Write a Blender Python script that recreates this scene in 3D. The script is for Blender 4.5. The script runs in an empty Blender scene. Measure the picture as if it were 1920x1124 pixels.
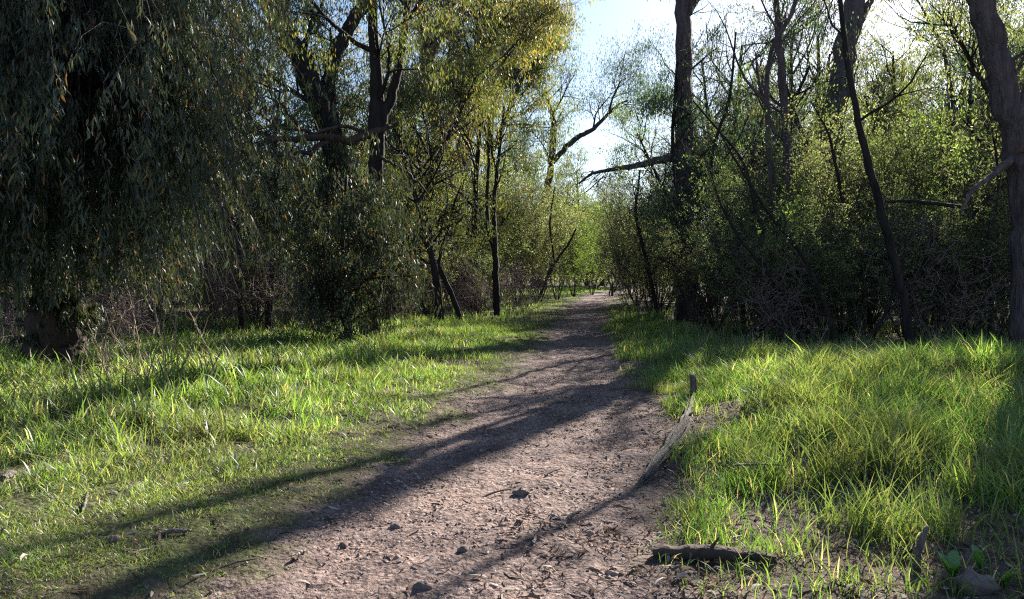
import bpy, math, random
import numpy as np
from math import radians as R, sin, cos, tan, pi

SC = bpy.context.scene
COL = SC.collection

# ------------------------------------------------------------------ camera
F = 1387.0; CX, CY = 960.0, 562.0; HOR = 520.0; CAMH = 1.6
PITCH = math.atan((CY - HOR) / F)
cam_d = bpy.data.cameras.new('camera'); cam = bpy.data.objects.new('camera', cam_d); COL.objects.link(cam)
cam_d.sensor_width = 36.0; cam_d.lens = F / 1920.0 * 36.0
cam_d.clip_start = 0.05; cam_d.clip_end = 3000.0
cam.location = (0, 0, CAMH); cam.rotation_euler = (pi / 2 - PITCH, 0, 0)
SC.camera = cam

# ------------------------------------------------------------------ light
AZ, EL = R(32.0), R(28.0)
SUN = np.array([sin(AZ) * cos(EL), cos(AZ) * cos(EL), sin(EL)])
w = bpy.data.worlds.new('World'); SC.world = w; w.use_nodes = True
nt = w.node_tree; nt.nodes.clear()
sky = nt.nodes.new('ShaderNodeTexSky'); sky.sky_type = 'NISHITA'; sky.sun_disc = False
sky.sun_elevation = EL; sky.sun_rotation = AZ; sky.dust_density = .6; sky.air_density = 1.0; sky.ozone_density = 2.5
bg = nt.nodes.new('ShaderNodeBackground'); bg.inputs[1].default_value = 0.05
wo = nt.nodes.new('ShaderNodeOutputWorld')
nt.links.new(sky.outputs[0], bg.inputs[0]); nt.links.new(bg.outputs[0], wo.inputs[0])
sl = bpy.data.lights.new('sun', 'SUN'); sl.energy = 5.0; sl.angle = R(0.5); sl.color = (1.0, 0.93, 0.82)
so = bpy.data.objects.new('sun', sl); COL.objects.link(so)
so.rotation_euler = (pi / 2 - EL, 0, pi - AZ); so.location = (20, 30, 30)
SC.view_settings.view_transform = 'Standard'; SC.view_settings.look = 'None'
SC.view_settings.exposure = 1.9; SC.view_settings.gamma = 1.0
cy = SC.cycles
cy.max_bounces = 5; cy.diffuse_bounces = 3; cy.glossy_bounces = 2; cy.transmission_bounces = 3; cy.transparent_max_bounces = 4
cy.volume_bounces = 0; cy.filter_width = 1.2; cy.use_denoising = False

# ------------------------------------------------------------------ helpers
rng = np.random.default_rng(7)
_lat = rng.random((256, 256))
def vnoise(x, y, s, off=0):
    x = np.asarray(x, float) / s + off * 17.3 + 1000; y = np.asarray(y, float) / s + off * 9.7 + 1000
    ix = np.floor(x).astype(int); iy = np.floor(y).astype(int); fx = x - ix; fy = y - iy
    fx = fx * fx * (3 - 2 * fx); fy = fy * fy * (3 - 2 * fy)
    a = _lat[ix % 256, iy % 256]; b = _lat[(ix + 1) % 256, iy % 256]
    c = _lat[ix % 256, (iy + 1) % 256]; d = _lat[(ix + 1) % 256, (iy + 1) % 256]
    return (a * (1 - fx) + b * fx) * (1 - fy) + (c * (1 - fx) + d * fx) * fy

PY = [-20, 0, 3.67, 5.84, 7.9, 12.3, 22, 37, 63, 80, 100, 160]
PC = [-3, -0.8, -0.37, -0.07, .40, .97, 1.95, 3.67, 7.2, 11.5, 19, 50]
PW = [1.1, 1.05, 1.05, 1.16, 1.14, .80, .70, .78, 1.05, 1.2, 1.2, 1.2]
def pc(y): return np.interp(y, PY, PC)
def pw(y): return np.interp(y, PY, PW)
def pathd(x, y):
    """signed distance past the path edge (negative on the path)"""
    e = (vnoise(x, y, .7, 3) - .5) * .5 + (vnoise(x, y, .23, 4) - .5) * .22
    return np.abs(x - pc(y)) - pw(y) + e
def ground(x, y):
    x = np.asarray(x, float); y = np.asarray(y, float)
    d = pathd(x, y)
    t = np.clip((d + .5) / 1.6, 0, 1); t = t * t * (3 - 2 * t)
    z = t * .09 + (vnoise(x, y, 2.2, 1) - .5) * .10 * (.3 + t) + (vnoise(x, y, .6, 2) - .5) * .035
    z += .34 * np.exp(-((x - 5.5) / 1.5) ** 2 - ((y - 9.4) / .9) ** 2)
    z += .18 * np.exp(-((x - 3.6) / 1.3) ** 2 - ((y - 8.2) / 1.5) ** 2)
    z += .15 * np.exp(-((x + 5) / 2.5) ** 2 - ((y - 10) / 2) ** 2)
    far = np.clip((np.abs(x - pc(y)) - 8) / 30, 0, 1)
    z += far * (vnoise(x, y, 14, 6)) * .9
    return z

def ray(px, py):
    u = (px - CX) / F; v = -(py - CY) / F
    d = np.array([u, cos(PITCH) + v * sin(PITCH), -sin(PITCH) + v * cos(PITCH)])
    return d
def P(px, py, D):
    d = ray(px, py); return np.array([0, 0, CAMH]) + d * (D / d[1])
def G(px, D):
    x = (px - CX) / F * D; return np.array([x, D, float(ground(x, D))])
def to_px(p):
    X, Y, Z = p[:, 0], p[:, 1], p[:, 2] - CAMH
    zc = Y * cos(PITCH) - Z * sin(PITCH); yc = Y * sin(PITCH) + Z * cos(PITCH)
    zc = np.where(np.abs(zc) < 1e-3, 1e-3, zc)
    return CX + F * X / zc, CY - F * yc / zc, zc

def mesh_obj(name, V, faces, mats, parent=None, loc=(0, 0, 0), smooth=True, attrs=None):
    """faces: list of int arrays (n,k)"""
    me = bpy.data.meshes.new(name)
    V = np.asarray(V, np.float32)
    me.vertices.add(len(V)); me.vertices.foreach_set('co', V.ravel())
    if not isinstance(faces, (list, tuple)): faces = [faces]
    faces = [f for f in faces if len(f)]
    nl = sum(f.size for f in faces); npg = sum(len(f) for f in faces)
    me.loops.add(nl); me.loops.foreach_set('vertex_index', np.concatenate([f.ravel() for f in faces]).astype(np.int32))
    me.polygons.add(npg)
    starts = []; s = 0
    for f in faces:
        starts.append(s + np.arange(len(f)) * f.shape[1]); s += f.size
    me.polygons.foreach_set('loop_start', np.concatenate(starts).astype(np.int32))
    if smooth: me.polygons.foreach_set('use_smooth', np.ones(npg, bool))
    for k, a in (attrs or {}).items():
        at = me.attributes.new(k, 'FLOAT', 'POINT'); at.data.foreach_set('value', np.asarray(a, np.float32))
    me.update(calc_edges=True)
    for m in (mats if isinstance(mats, (list, tuple)) else [mats]): me.materials.append(m)
    o = bpy.data.objects.new(name, me); COL.objects.link(o)
    o.parent = parent; o.location = loc
    return o

def tag(o, label=None, cat=None, group=None, kind=None):
    if label: o['label'] = label
    if cat: o['category'] = cat
    if group: o['group'] = group
    if kind: o['kind'] = kind
    return o
def thing(name, label, cat, loc, group=None):
    o = bpy.data.objects.new(name, None); COL.objects.link(o); o.location = tuple(loc)
    o.empty_display_size = .2
    return tag(o, label, cat, group)

class Tubes:
    def __init__(s): s.V = []; s.F = []; s.n = 0
    def add(s, pts, rad, sides=6, rough=0., seed=0, cap=True):
        pts = np.asarray(pts, float); rad = np.asarray(rad, float); n = len(pts)
        t = np.gradient(pts, axis=0); t /= np.linalg.norm(t, axis=1)[:, None] + 1e-9
        ref = np.array([1., .13, .21]) if abs(t[0][0]) < .8 else np.array([.1, 1., .2])
        a = np.cross(t, ref); a /= np.linalg.norm(a, axis=1)[:, None] + 1e-9
        b = np.cross(t, a)
        th = np.arange(sides) * 2 * pi / sides
        rr = np.repeat(rad[:, None], sides, 1)
        if rough:
            r2 = np.random.default_rng(seed + 5)
            rr = rr * (1 + rough * .45 * (r2.random((n, sides)) - .5) + rough * 1.3 * (r2.random(sides) - .5)[None])
        V = pts[:, None] + rr[..., None] * (np.cos(th)[None, :, None] * a[:, None] + np.sin(th)[None, :, None] * b[:, None])
        s.V.append(V.reshape(-1, 3))
        i = np.arange(n - 1)[:, None] * sides; j = np.arange(sides)[None]; k = (j + 1) % sides
        s.F.append((np.stack([i + j, i + k, i + sides + k, i + sides + j], -1).reshape(-1, 4) + s.n))
        s.n += n * sides
        n0 = s.n - n * sides
        if cap:
            for row, c in ((0, pts[0]), (n - 1, pts[-1])):
                s.V.append(c[None]); ci = s.n; s.n += 1; base = n0 + row * sides
                s.T = getattr(s, 'T', [])
                s.T.append(np.stack([np.full(sides, ci), base + np.arange(sides), base + (np.arange(sides) + 1) % sides], -1))
    def build(s, name, mat, parent, smooth=True):
        if not s.V: return None
        fs = [np.concatenate(s.F)]
        if getattr(s, 'T', None): fs.append(np.concatenate(s.T))
        return mesh_obj(name, np.concatenate(s.V), fs, mat, parent, smooth=smooth)

# ------------------------------------------------------------------ materials
def newmat(name):
    m = bpy.data.materials.new(name); m.use_nodes = True; m.node_tree.nodes.clear(); return m, m.node_tree
def N(nt, t, **kw):
    n = nt.nodes.new(t)
    for k, v in kw.items():
        if k.startswith('i'): n.inputs[int(k[1:])].default_value = v
        else: setattr(n, k, v)
    return n
def ramp(nt, fac, stops):
    r = nt.nodes.new('ShaderNodeValToRGB'); cr = r.color_ramp
    while len(cr.elements) < len(stops): cr.elements.new(.5)
    for e, (p, c) in zip(cr.elements, stops): e.position = p; e.color = (*c, 1)
    nt.links.new(fac, r.inputs[0]); return r.outputs[0]
def leaf_mat(name, cols, trans=.5, gloss=.07, scale=1.2, tint=(1.6, 1.55, .75), patch=None):
    """cols: list of (pos, rgb) over a per-leaf random"""
    m, nt = newmat(name); L = nt.links
    g = N(nt, 'ShaderNodeNewGeometry'); tc = N(nt, 'ShaderNodeTexCoord')
    nz = N(nt, 'ShaderNodeTexNoise'); nz.inputs['Scale'].default_value = scale; nz.inputs['Detail'].default_value = 1
    L.new(tc.outputs['Object'], nz.inputs['Vector'])
    base = ramp(nt, g.outputs['Random Per Island'], cols)
    if patch:
        pz = N(nt, 'ShaderNodeTexNoise'); pz.inputs['Scale'].default_value = .55; pz.inputs['Detail'].default_value = 3; L.new(tc.outputs['Object'], pz.inputs['Vector'])
        pf = N(nt, 'ShaderNodeMapRange'); pf.inputs[1].default_value = .46; pf.inputs[2].default_value = .68; pf.inputs[4].default_value = .75; L.new(pz.outputs[0], pf.inputs[0])
        px_ = N(nt, 'ShaderNodeMix', data_type='RGBA'); px_.inputs[7].default_value = (*patch, 1); L.new(pf.outputs[0], px_.inputs[0]); L.new(base, px_.inputs[6]); base = px_.outputs[2]
    oi = N(nt, 'ShaderNodeObjectInfo')
    mr = N(nt, 'ShaderNodeMapRange'); mr.inputs[3].default_value = .65; mr.inputs[4].default_value = 1.4
    mr.inputs[1].default_value = .3; mr.inputs[2].default_value = .7
    L.new(nz.outputs[0], mr.inputs[0])
    mr2 = N(nt, 'ShaderNodeMapRange'); mr2.inputs[3].default_value = .8; mr2.inputs[4].default_value = 1.2
    L.new(oi.outputs['Random'], mr2.inputs[0])
    mu = N(nt, 'ShaderNodeMath', operation='MULTIPLY'); L.new(mr.outputs[0], mu.inputs[0]); L.new(mr2.outputs[0], mu.inputs[1])
    vm = N(nt, 'ShaderNodeVectorMath', operation='SCALE'); L.new(base, vm.inputs[0]); L.new(mu.outputs[0], vm.inputs['Scale'])
    tm = N(nt, 'ShaderNodeVectorMath', operation='MULTIPLY'); L.new(vm.outputs[0], tm.inputs[0]); tm.inputs[1].default_value = tint
    d = N(nt, 'ShaderNodeBsdfDiffuse'); L.new(vm.outputs[0], d.inputs[0])
    t = N(nt, 'ShaderNodeBsdfTranslucent'); L.new(tm.outputs[0], t.inputs[0])
    mx = N(nt, 'ShaderNodeMixShader'); mx.inputs[0].default_value = trans
    L.new(d.outputs[0], mx.inputs[1]); L.new(t.outputs[0], mx.inputs[2])
    gl = N(nt, 'ShaderNodeBsdfGlossy'); gl.inputs['Roughness'].default_value = .5; gl.inputs[0].default_value = (1, 1, 1, 1)
    mg = N(nt, 'ShaderNodeMixShader'); mg.inputs[0].default_value = gloss
    L.new(mx.outputs[0], mg.inputs[1]); L.new(gl.outputs[0], mg.inputs[2])
    o = N(nt, 'ShaderNodeOutputMaterial'); L.new(mg.outputs[0], o.inputs[0]); return m
def bark_mat(name, c1, c2, scale=6, bump=.5, zs=.25, rough=.9):
    m, nt = newmat(name); L = nt.links
    tc = N(nt, 'ShaderNodeTexCoord'); mp = N(nt, 'ShaderNodeMapping'); mp.inputs['Scale'].default_value = (1, 1, zs)
    L.new(tc.outputs['Object'], mp.inputs[0])
    nz = N(nt, 'ShaderNodeTexNoise'); nz.inputs['Scale'].default_value = scale; nz.inputs['Detail'].default_value = 6; nz.inputs['Roughness'].default_value = .65
    L.new(mp.outputs[0], nz.inputs['Vector'])
    vo = N(nt, 'ShaderNodeTexVoronoi', feature='DISTANCE_TO_EDGE'); vo.inputs['Scale'].default_value = scale * 2.5
    L.new(mp.outputs[0], vo.inputs['Vector'])
    c = ramp(nt, nz.outputs[0], [(.3, c1), (.7, c2)])
    b = N(nt, 'ShaderNodeBsdfPrincipled'); b.inputs['Roughness'].default_value = rough; b.inputs['Specular IOR Level'].default_value = .25
    L.new(c, b.inputs['Base Color'])
    ad = N(nt, 'ShaderNodeMath', operation='ADD'); L.new(nz.outputs[0], ad.inputs[0]); L.new(vo.outputs[0], ad.inputs[1])
    bu = N(nt, 'ShaderNodeBump'); bu.inputs['Strength'].default_value = bump; bu.inputs['Distance'].default_value = .03
    L.new(ad.outputs[0], bu.inputs['Height']); L.new(bu.outputs[0], b.inputs['Normal'])
    o = N(nt, 'ShaderNodeOutputMaterial'); L.new(b.outputs[0], o.inputs[0]); return m

M = {}
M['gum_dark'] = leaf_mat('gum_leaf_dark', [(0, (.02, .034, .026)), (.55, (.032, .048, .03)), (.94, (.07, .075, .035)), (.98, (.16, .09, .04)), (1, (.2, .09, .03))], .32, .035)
M['gum_blue'] = leaf_mat('gum_leaf_bluegreen', [(0, (.035, .065, .055)), (.6, (.05, .09, .06)), (1, (.09, .12, .06))], .4, .035)
M['gum_olive'] = leaf_mat('gum_leaf_olive', [(0, (.06, .09, .03)), (.6, (.09, .12, .035)), (.9, (.15, .14, .04)), (1, (.22, .15, .05))], .5, .04)
M['gum_gold'] = leaf_mat('gum_leaf_golden', [(0, (.075, .10, .03)), (.6, (.12, .13, .04)), (.9, (.19, .15, .05)), (1, (.26, .15, .05))], .55, .08)
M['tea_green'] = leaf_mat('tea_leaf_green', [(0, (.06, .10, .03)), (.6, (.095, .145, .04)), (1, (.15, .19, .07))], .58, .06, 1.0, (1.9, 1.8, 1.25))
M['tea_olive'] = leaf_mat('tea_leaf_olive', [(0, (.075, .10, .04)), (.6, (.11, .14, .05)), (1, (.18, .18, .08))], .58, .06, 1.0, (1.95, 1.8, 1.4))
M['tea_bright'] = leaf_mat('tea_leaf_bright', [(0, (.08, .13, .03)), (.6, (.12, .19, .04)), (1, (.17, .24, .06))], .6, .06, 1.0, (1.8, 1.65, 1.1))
M['twiggy'] = leaf_mat('dry_twig_leaf', [(0, (.09, .08, .05)), (.6, (.13, .12, .07)), (1, (.20, .17, .11))], .4, .05, 1.0, (1.1, 1.05, .85))
M['grass'] = leaf_mat('grass_blade', [(0, (.04, .09, .022)), (.5, (.085, .16, .033)), (.86, (.13, .20, .05)), (.91, (.24, .22, .11)), (1, (.40, .35, .22))], .55, .05, 1.6, (2.0, 1.9, .95), (.15, .18, .065))
M['grass_dry'] = leaf_mat('grass_blade_yellowing', [(0, (.09, .15, .03)), (.5, (.14, .18, .045)), (.7, (.22, .22, .09)), (1, (.42, .36, .2))], .5, .03, .8, (1.4, 1.35, .75))
M['straw'] = leaf_mat('straw', [(0, (.20, .155, .10)), (1, (.42, .35, .25))], .3, .02, 2, (1, 1, .9))
M['litter'] = leaf_mat('leaf_litter', [(0, (.05, .032, .028)), (.5, (.12, .08, .06)), (.85, (.22, .16, .13)), (.92, (.36, .31, .27)), (1, (.45, .40, .36))], .1, .0, 3, (1, 1, 1))
M['weed'] = leaf_mat('weed_leaf', [(0, (.05, .14, .02)), (1, (.09, .2, .03))], .5, .08, 3)
M['bark_dark'] = bark_mat('bark_dark', (.009, .007, .008), (.04, .03, .028), 7, 1.0)
M['bark_brown'] = bark_mat('bark_brown', (.025, .018, .016), (.09, .065, .055), 7, .8)
M['bark_glare'] = bark_mat('bark_glare_purple_grey', (.035, .028, .032), (.15, .115, .12), 9, 1.2, .18)  # right trunks: veil of sun glare painted in as a lighter purple-grey
M['bark_pink'] = bark_mat('bark_smooth', (.13, .09, .075), (.28, .21, .18), 3, .3)
M['bark_fib'] = bark_mat('bark_stringy', (.015, .010, .010), (.075, .05, .045), 10, 1.0, .1)
M['dead'] = bark_mat('dead_wood', (.07, .058, .05), (.30, .26, .235), 22, 1.0, .5)
M['twig'] = bark_mat('twig_bark', (.025, .018, .018), (.09, .065, .06), 10, .2)

def soil_mat():
    m, nt = newmat('soil_and_path'); L = nt.links
    tc = N(nt, 'ShaderNodeTexCoord'); at = N(nt, 'ShaderNodeAttribute'); at.attribute_name = 'path'
    def nz(s, d=5, r=.6):
        n = N(nt, 'ShaderNodeTexNoise'); n.inputs['Scale'].default_value = s; n.inputs['Detail'].default_value = d; n.inputs['Roughness'].default_value = r
        L.new(tc.outputs['Object'], n.inputs['Vector']); return n.outputs[0]
    n1 = nz(1.3, 6); n2 = nz(26, 4, .7); n3 = nz(7, 5, .7)
    vo = N(nt, 'ShaderNodeTexVoronoi'); vo.inputs['Scale'].default_value = 70; L.new(tc.outputs['Object'], vo.inputs['Vector'])
    vo2 = N(nt, 'ShaderNodeTexVoronoi'); vo2.inputs['Scale'].default_value = 28; L.new(tc.outputs['Object'], vo2.inputs['Vector'])
    pa = ramp(nt, n2, [(.28, (.085, .064, .058)), (.5, (.195, .150, .136)), (.72, (.335, .272, .245))])
    pb = ramp(nt, n1, [(.36, (.52, .49, .52)), (.5, (.86, .83, .84)), (.62, (1.12, 1.06, 1.03))])
    mu = N(nt, 'ShaderNodeVectorMath', operation='MULTIPLY'); L.new(pa, mu.inputs[0]); L.new(pb, mu.inputs[1])
    vc = ramp(nt, vo.outputs['Color'], [(.2, (.7, .68, .68)), (.8, (1.3, 1.25, 1.2))])
    mu2 = N(nt, 'ShaderNodeVectorMath', operation='MULTIPLY'); L.new(mu.outputs[0], mu2.inputs[0]); L.new(vc, mu2.inputs[1])
    sb_ = ramp(nt, n3, [(.3, (.05, .036, .028)), (.5, (.10, .075, .055)), (.65, (.17, .13, .10)), (.8, (.26, .21, .17))])
    sm_ = ramp(nt, n3, [(.3, (.035, .03, .018)), (.5, (.06, .065, .025)), (.62, (.10, .12, .035)), (.78, (.17, .15, .08))])
    am = N(nt, 'ShaderNodeAttribute'); am.attribute_name = 'moss'
    mm = N(nt, 'ShaderNodeMix', data_type='RGBA'); L.new(am.outputs['Fac'], mm.inputs[0]); L.new(sb_, mm.inputs[6]); L.new(sm_, mm.inputs[7]); so_ = mm.outputs[2]
    mx = N(nt, 'ShaderNodeMix', data_type='RGBA'); L.new(at.outputs['Fac'], mx.inputs[0]); L.new(so_, mx.inputs[6]); L.new(mu2.outputs[0], mx.inputs[7])
    b = N(nt, 'ShaderNodeBsdfPrincipled'); b.inputs['Roughness'].default_value = .95; b.inputs['Specular IOR Level'].default_value = .2
    L.new(mx.outputs[2], b.inputs['Base Color'])
    h1 = N(nt, 'ShaderNodeMath', operation='MULTIPLY'); L.new(vo2.outputs['Distance'], h1.inputs[0]); h1.inputs[1].default_value = -.5
    h2 = N(nt, 'ShaderNodeMath', operation='ADD'); L.new(n2, h2.inputs[0]); L.new(h1.outputs[0], h2.inputs[1])
    h3 = N(nt, 'ShaderNodeMath', operation='ADD'); L.new(n3, h3.inputs[0]); L.new(h2.outputs[0], h3.inputs[1])
    bu = N(nt, 'ShaderNodeBump'); bu.inputs['Strength'].default_value = .9; bu.inputs['Distance'].default_value = .03
    L.new(h3.outputs[0], bu.inputs['Height']); L.new(bu.outputs[0], b.inputs['Normal'])
    o = N(nt, 'ShaderNodeOutputMaterial'); L.new(b.outputs[0], o.inputs[0]); return m
M['purple_twig'] = bark_mat('purplish_twig', (.10, .065, .07), (.26, .19, .19), 12, .2)
M['soil'] = soil_mat()
def stone_mat(name, stops, bump=.4):
    m, nt = newmat(name); L = nt.links
    g = N(nt, 'ShaderNodeNewGeometry'); c = ramp(nt, g.outputs['Random Per Island'], stops)
    tc = N(nt, 'ShaderNodeTexCoord'); n = N(nt, 'ShaderNodeTexNoise'); n.inputs['Scale'].default_value = 35; n.inputs['Detail'].default_value = 6
    L.new(tc.outputs['Object'], n.inputs['Vector'])
    mr = N(nt, 'ShaderNodeMapRange'); mr.inputs[3].default_value = .6; mr.inputs[4].default_value = 1.4; L.new(n.outputs[0], mr.inputs[0])
    vm = N(nt, 'ShaderNodeVectorMath', operation='SCALE'); L.new(c, vm.inputs[0]); L.new(mr.outputs[0], vm.inputs['Scale'])
    b = N(nt, 'ShaderNodeBsdfPrincipled'); b.inputs['Roughness'].default_value = .9; L.new(vm.outputs[0], b.inputs['Base Color'])
    bu = N(nt, 'ShaderNodeBump'); bu.inputs['Strength'].default_value = bump; bu.inputs['Distance'].default_value = .02
    L.new(n.outputs[0], bu.inputs['Height']); L.new(bu.outputs[0], b.inputs['Normal'])
    o = N(nt, 'ShaderNodeOutputMaterial'); L.new(b.outputs[0], o.inputs[0]); return m
M['gravel'] = stone_mat('gravel', [(0, (.10, .065, .055)), (.5, (.25, .175, .15)), (1, (.40, .31, .27))])
M['stone'] = stone_mat('stone', [(0, (.10, .075, .07)), (1, (.17, .13, .12))], .8)

# ------------------------------------------------------------------ ground and path
def spaced(a, b, near0, near1, fine, grow):
    v = [near0]
    while v[-1] < near1: v.append(v[-1] + fine)
    s = fine
    while v[-1] < b: s = min(s * grow, 12); v.append(v[-1] + s)
    lo = []; s = fine; x = near0
    while x > a: s = min(s * grow, 12); x -= s; lo.append(x)
    return np.array(lo[::-1] + v)
gx = spaced(-260, 260, -3.0, 4.5, .028, 1.03); gy = spaced(-60, 420, 2.8, 11.0, .028, 1.018)
XX, YY = np.meshgrid(gx, gy); ZZ = ground(XX, YY)
D_ = pathd(XX, YY)
near = np.exp(-np.maximum(YY - 4, 0) / 9)
r0 = np.random.default_rng(3)
ZZ = ZZ + (r0.random(ZZ.shape) - .5) * .012 * near + (vnoise(XX, YY, .16, 8) - .5) * .03 + (vnoise(XX, YY, .07, 9) - .5) * .016
pm = np.clip(.5 - D_ / .35 + (vnoise(XX, YY, .12, 11) - .5) * 1.2, 0, 1)
V = np.stack([XX, YY, ZZ], -1).reshape(-1, 3); nx, ny = len(gx), len(gy)
i = (np.arange(ny - 1)[:, None] * nx + np.arange(nx - 1)[None]).ravel()
FQ = np.stack([i, i + 1, i + nx + 1, i + nx], -1)
onp = (D_.ravel()[FQ].mean(1) < .0) & (V[FQ[:, 0], 1] < 130)
moss = np.clip((pc(YY) - XX) * 2 - .5 + (vnoise(XX, YY, .4, 12) - .5) * 2, 0, 1) * (vnoise(XX, YY, 1.1, 13) * .8 + .2)
def sub(Fs):
    u, inv = np.unique(Fs.ravel(), return_inverse=True); return V[u], inv.reshape(-1, 4), pm.ravel()[u], moss.ravel()[u]
for nm, sel, lab in (('ground', ~onp, 'dark soil and leaf litter under the grass and scrub'), ('path', onp, 'pinkish brown gravel walking path running into the bush')):
    v_, f_, a_, mo_ = sub(FQ[sel])
    tag(mesh_obj(nm, v_, f_, M['soil'], attrs={'path': a_, 'moss': mo_}), lab, nm, kind='structure')

# ------------------------------------------------------------------ where the sun reaches the ground (pixels of the photograph traced to the ground)
LIT = [
 [(560, 985), (420, 960), (640, 865), (800, 800), (900, 752), (1080, 735), (1215, 765), (1120, 800), (950, 860), (760, 930)],
 [(1200, 800), (1040, 880), (820, 970), (600, 1060), (470, 1124), (330, 1180), (640, 1060), (820, 930), (1000, 850)],
 [(1180, 860), (1080, 920), (900, 1010), (700, 1124), (560, 1200), (680, 1060), (860, 960), (1040, 880)],
 [(0, 760), (200, 735), (470, 690), (700, 735), (640, 810), (450, 870), (250, 920), (0, 960), (-400, 1000), (-400, 800)],
 [(640, 690), (860, 690), (930, 730), (800, 780), (680, 790)],
 [(180, 1040), (400, 960), (560, 930), (540, 990), (300, 1100), (100, 1160), (0, 1160), (0, 1060)],
 [(640, 610), (860, 592), (1070, 566), (1085, 556), (1150, 545), (1150, 552), (1060, 590), (970, 622), (800, 640)],
 [(1060, 560), (1150, 545), (1165, 552), (1140, 575), (1060, 580)],
 [(1130, 600), (1200, 585), (1300, 610), (1330, 650), (1290, 720), (1250, 745), (1170, 690)],
 [(1390, 690), (1920, 700), (2100, 730), (2000, 800), (1850, 830), (1760, 930), (1560, 1000), (1330, 970), (1290, 880), (1340, 760)],
 [(1300, 1000), (1500, 980), (1750, 960), (1900, 980), (1920, 1124), (1920, 1200), (1300, 1200)],
 [(930, 660), (1100, 640), (1110, 650), (960, 690)],
]
def lit_mask(pts):
    """True where a thing at pts would shade one of the sunlit patches"""
    g = pts - SUN[None] * ((pts[:, 2] - .1) / SUN[2])[:, None]
    x, y, zc = to_px(g); out = np.zeros(len(pts), bool)
    for poly in LIT:
        ins = np.zeros(len(pts), bool); n = len(poly)
        for a in range(n):
            x1, y1 = poly[a]; x2, y2 = poly[(a + 1) % n]
            c = (y1 > y) != (y2 > y)
            ins ^= c & (x < (x2 - x1) * (y - y1) / ((y2 - y1) + 1e-9) + x1)
        out |= ins
    return out & (zc > .5)

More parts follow.
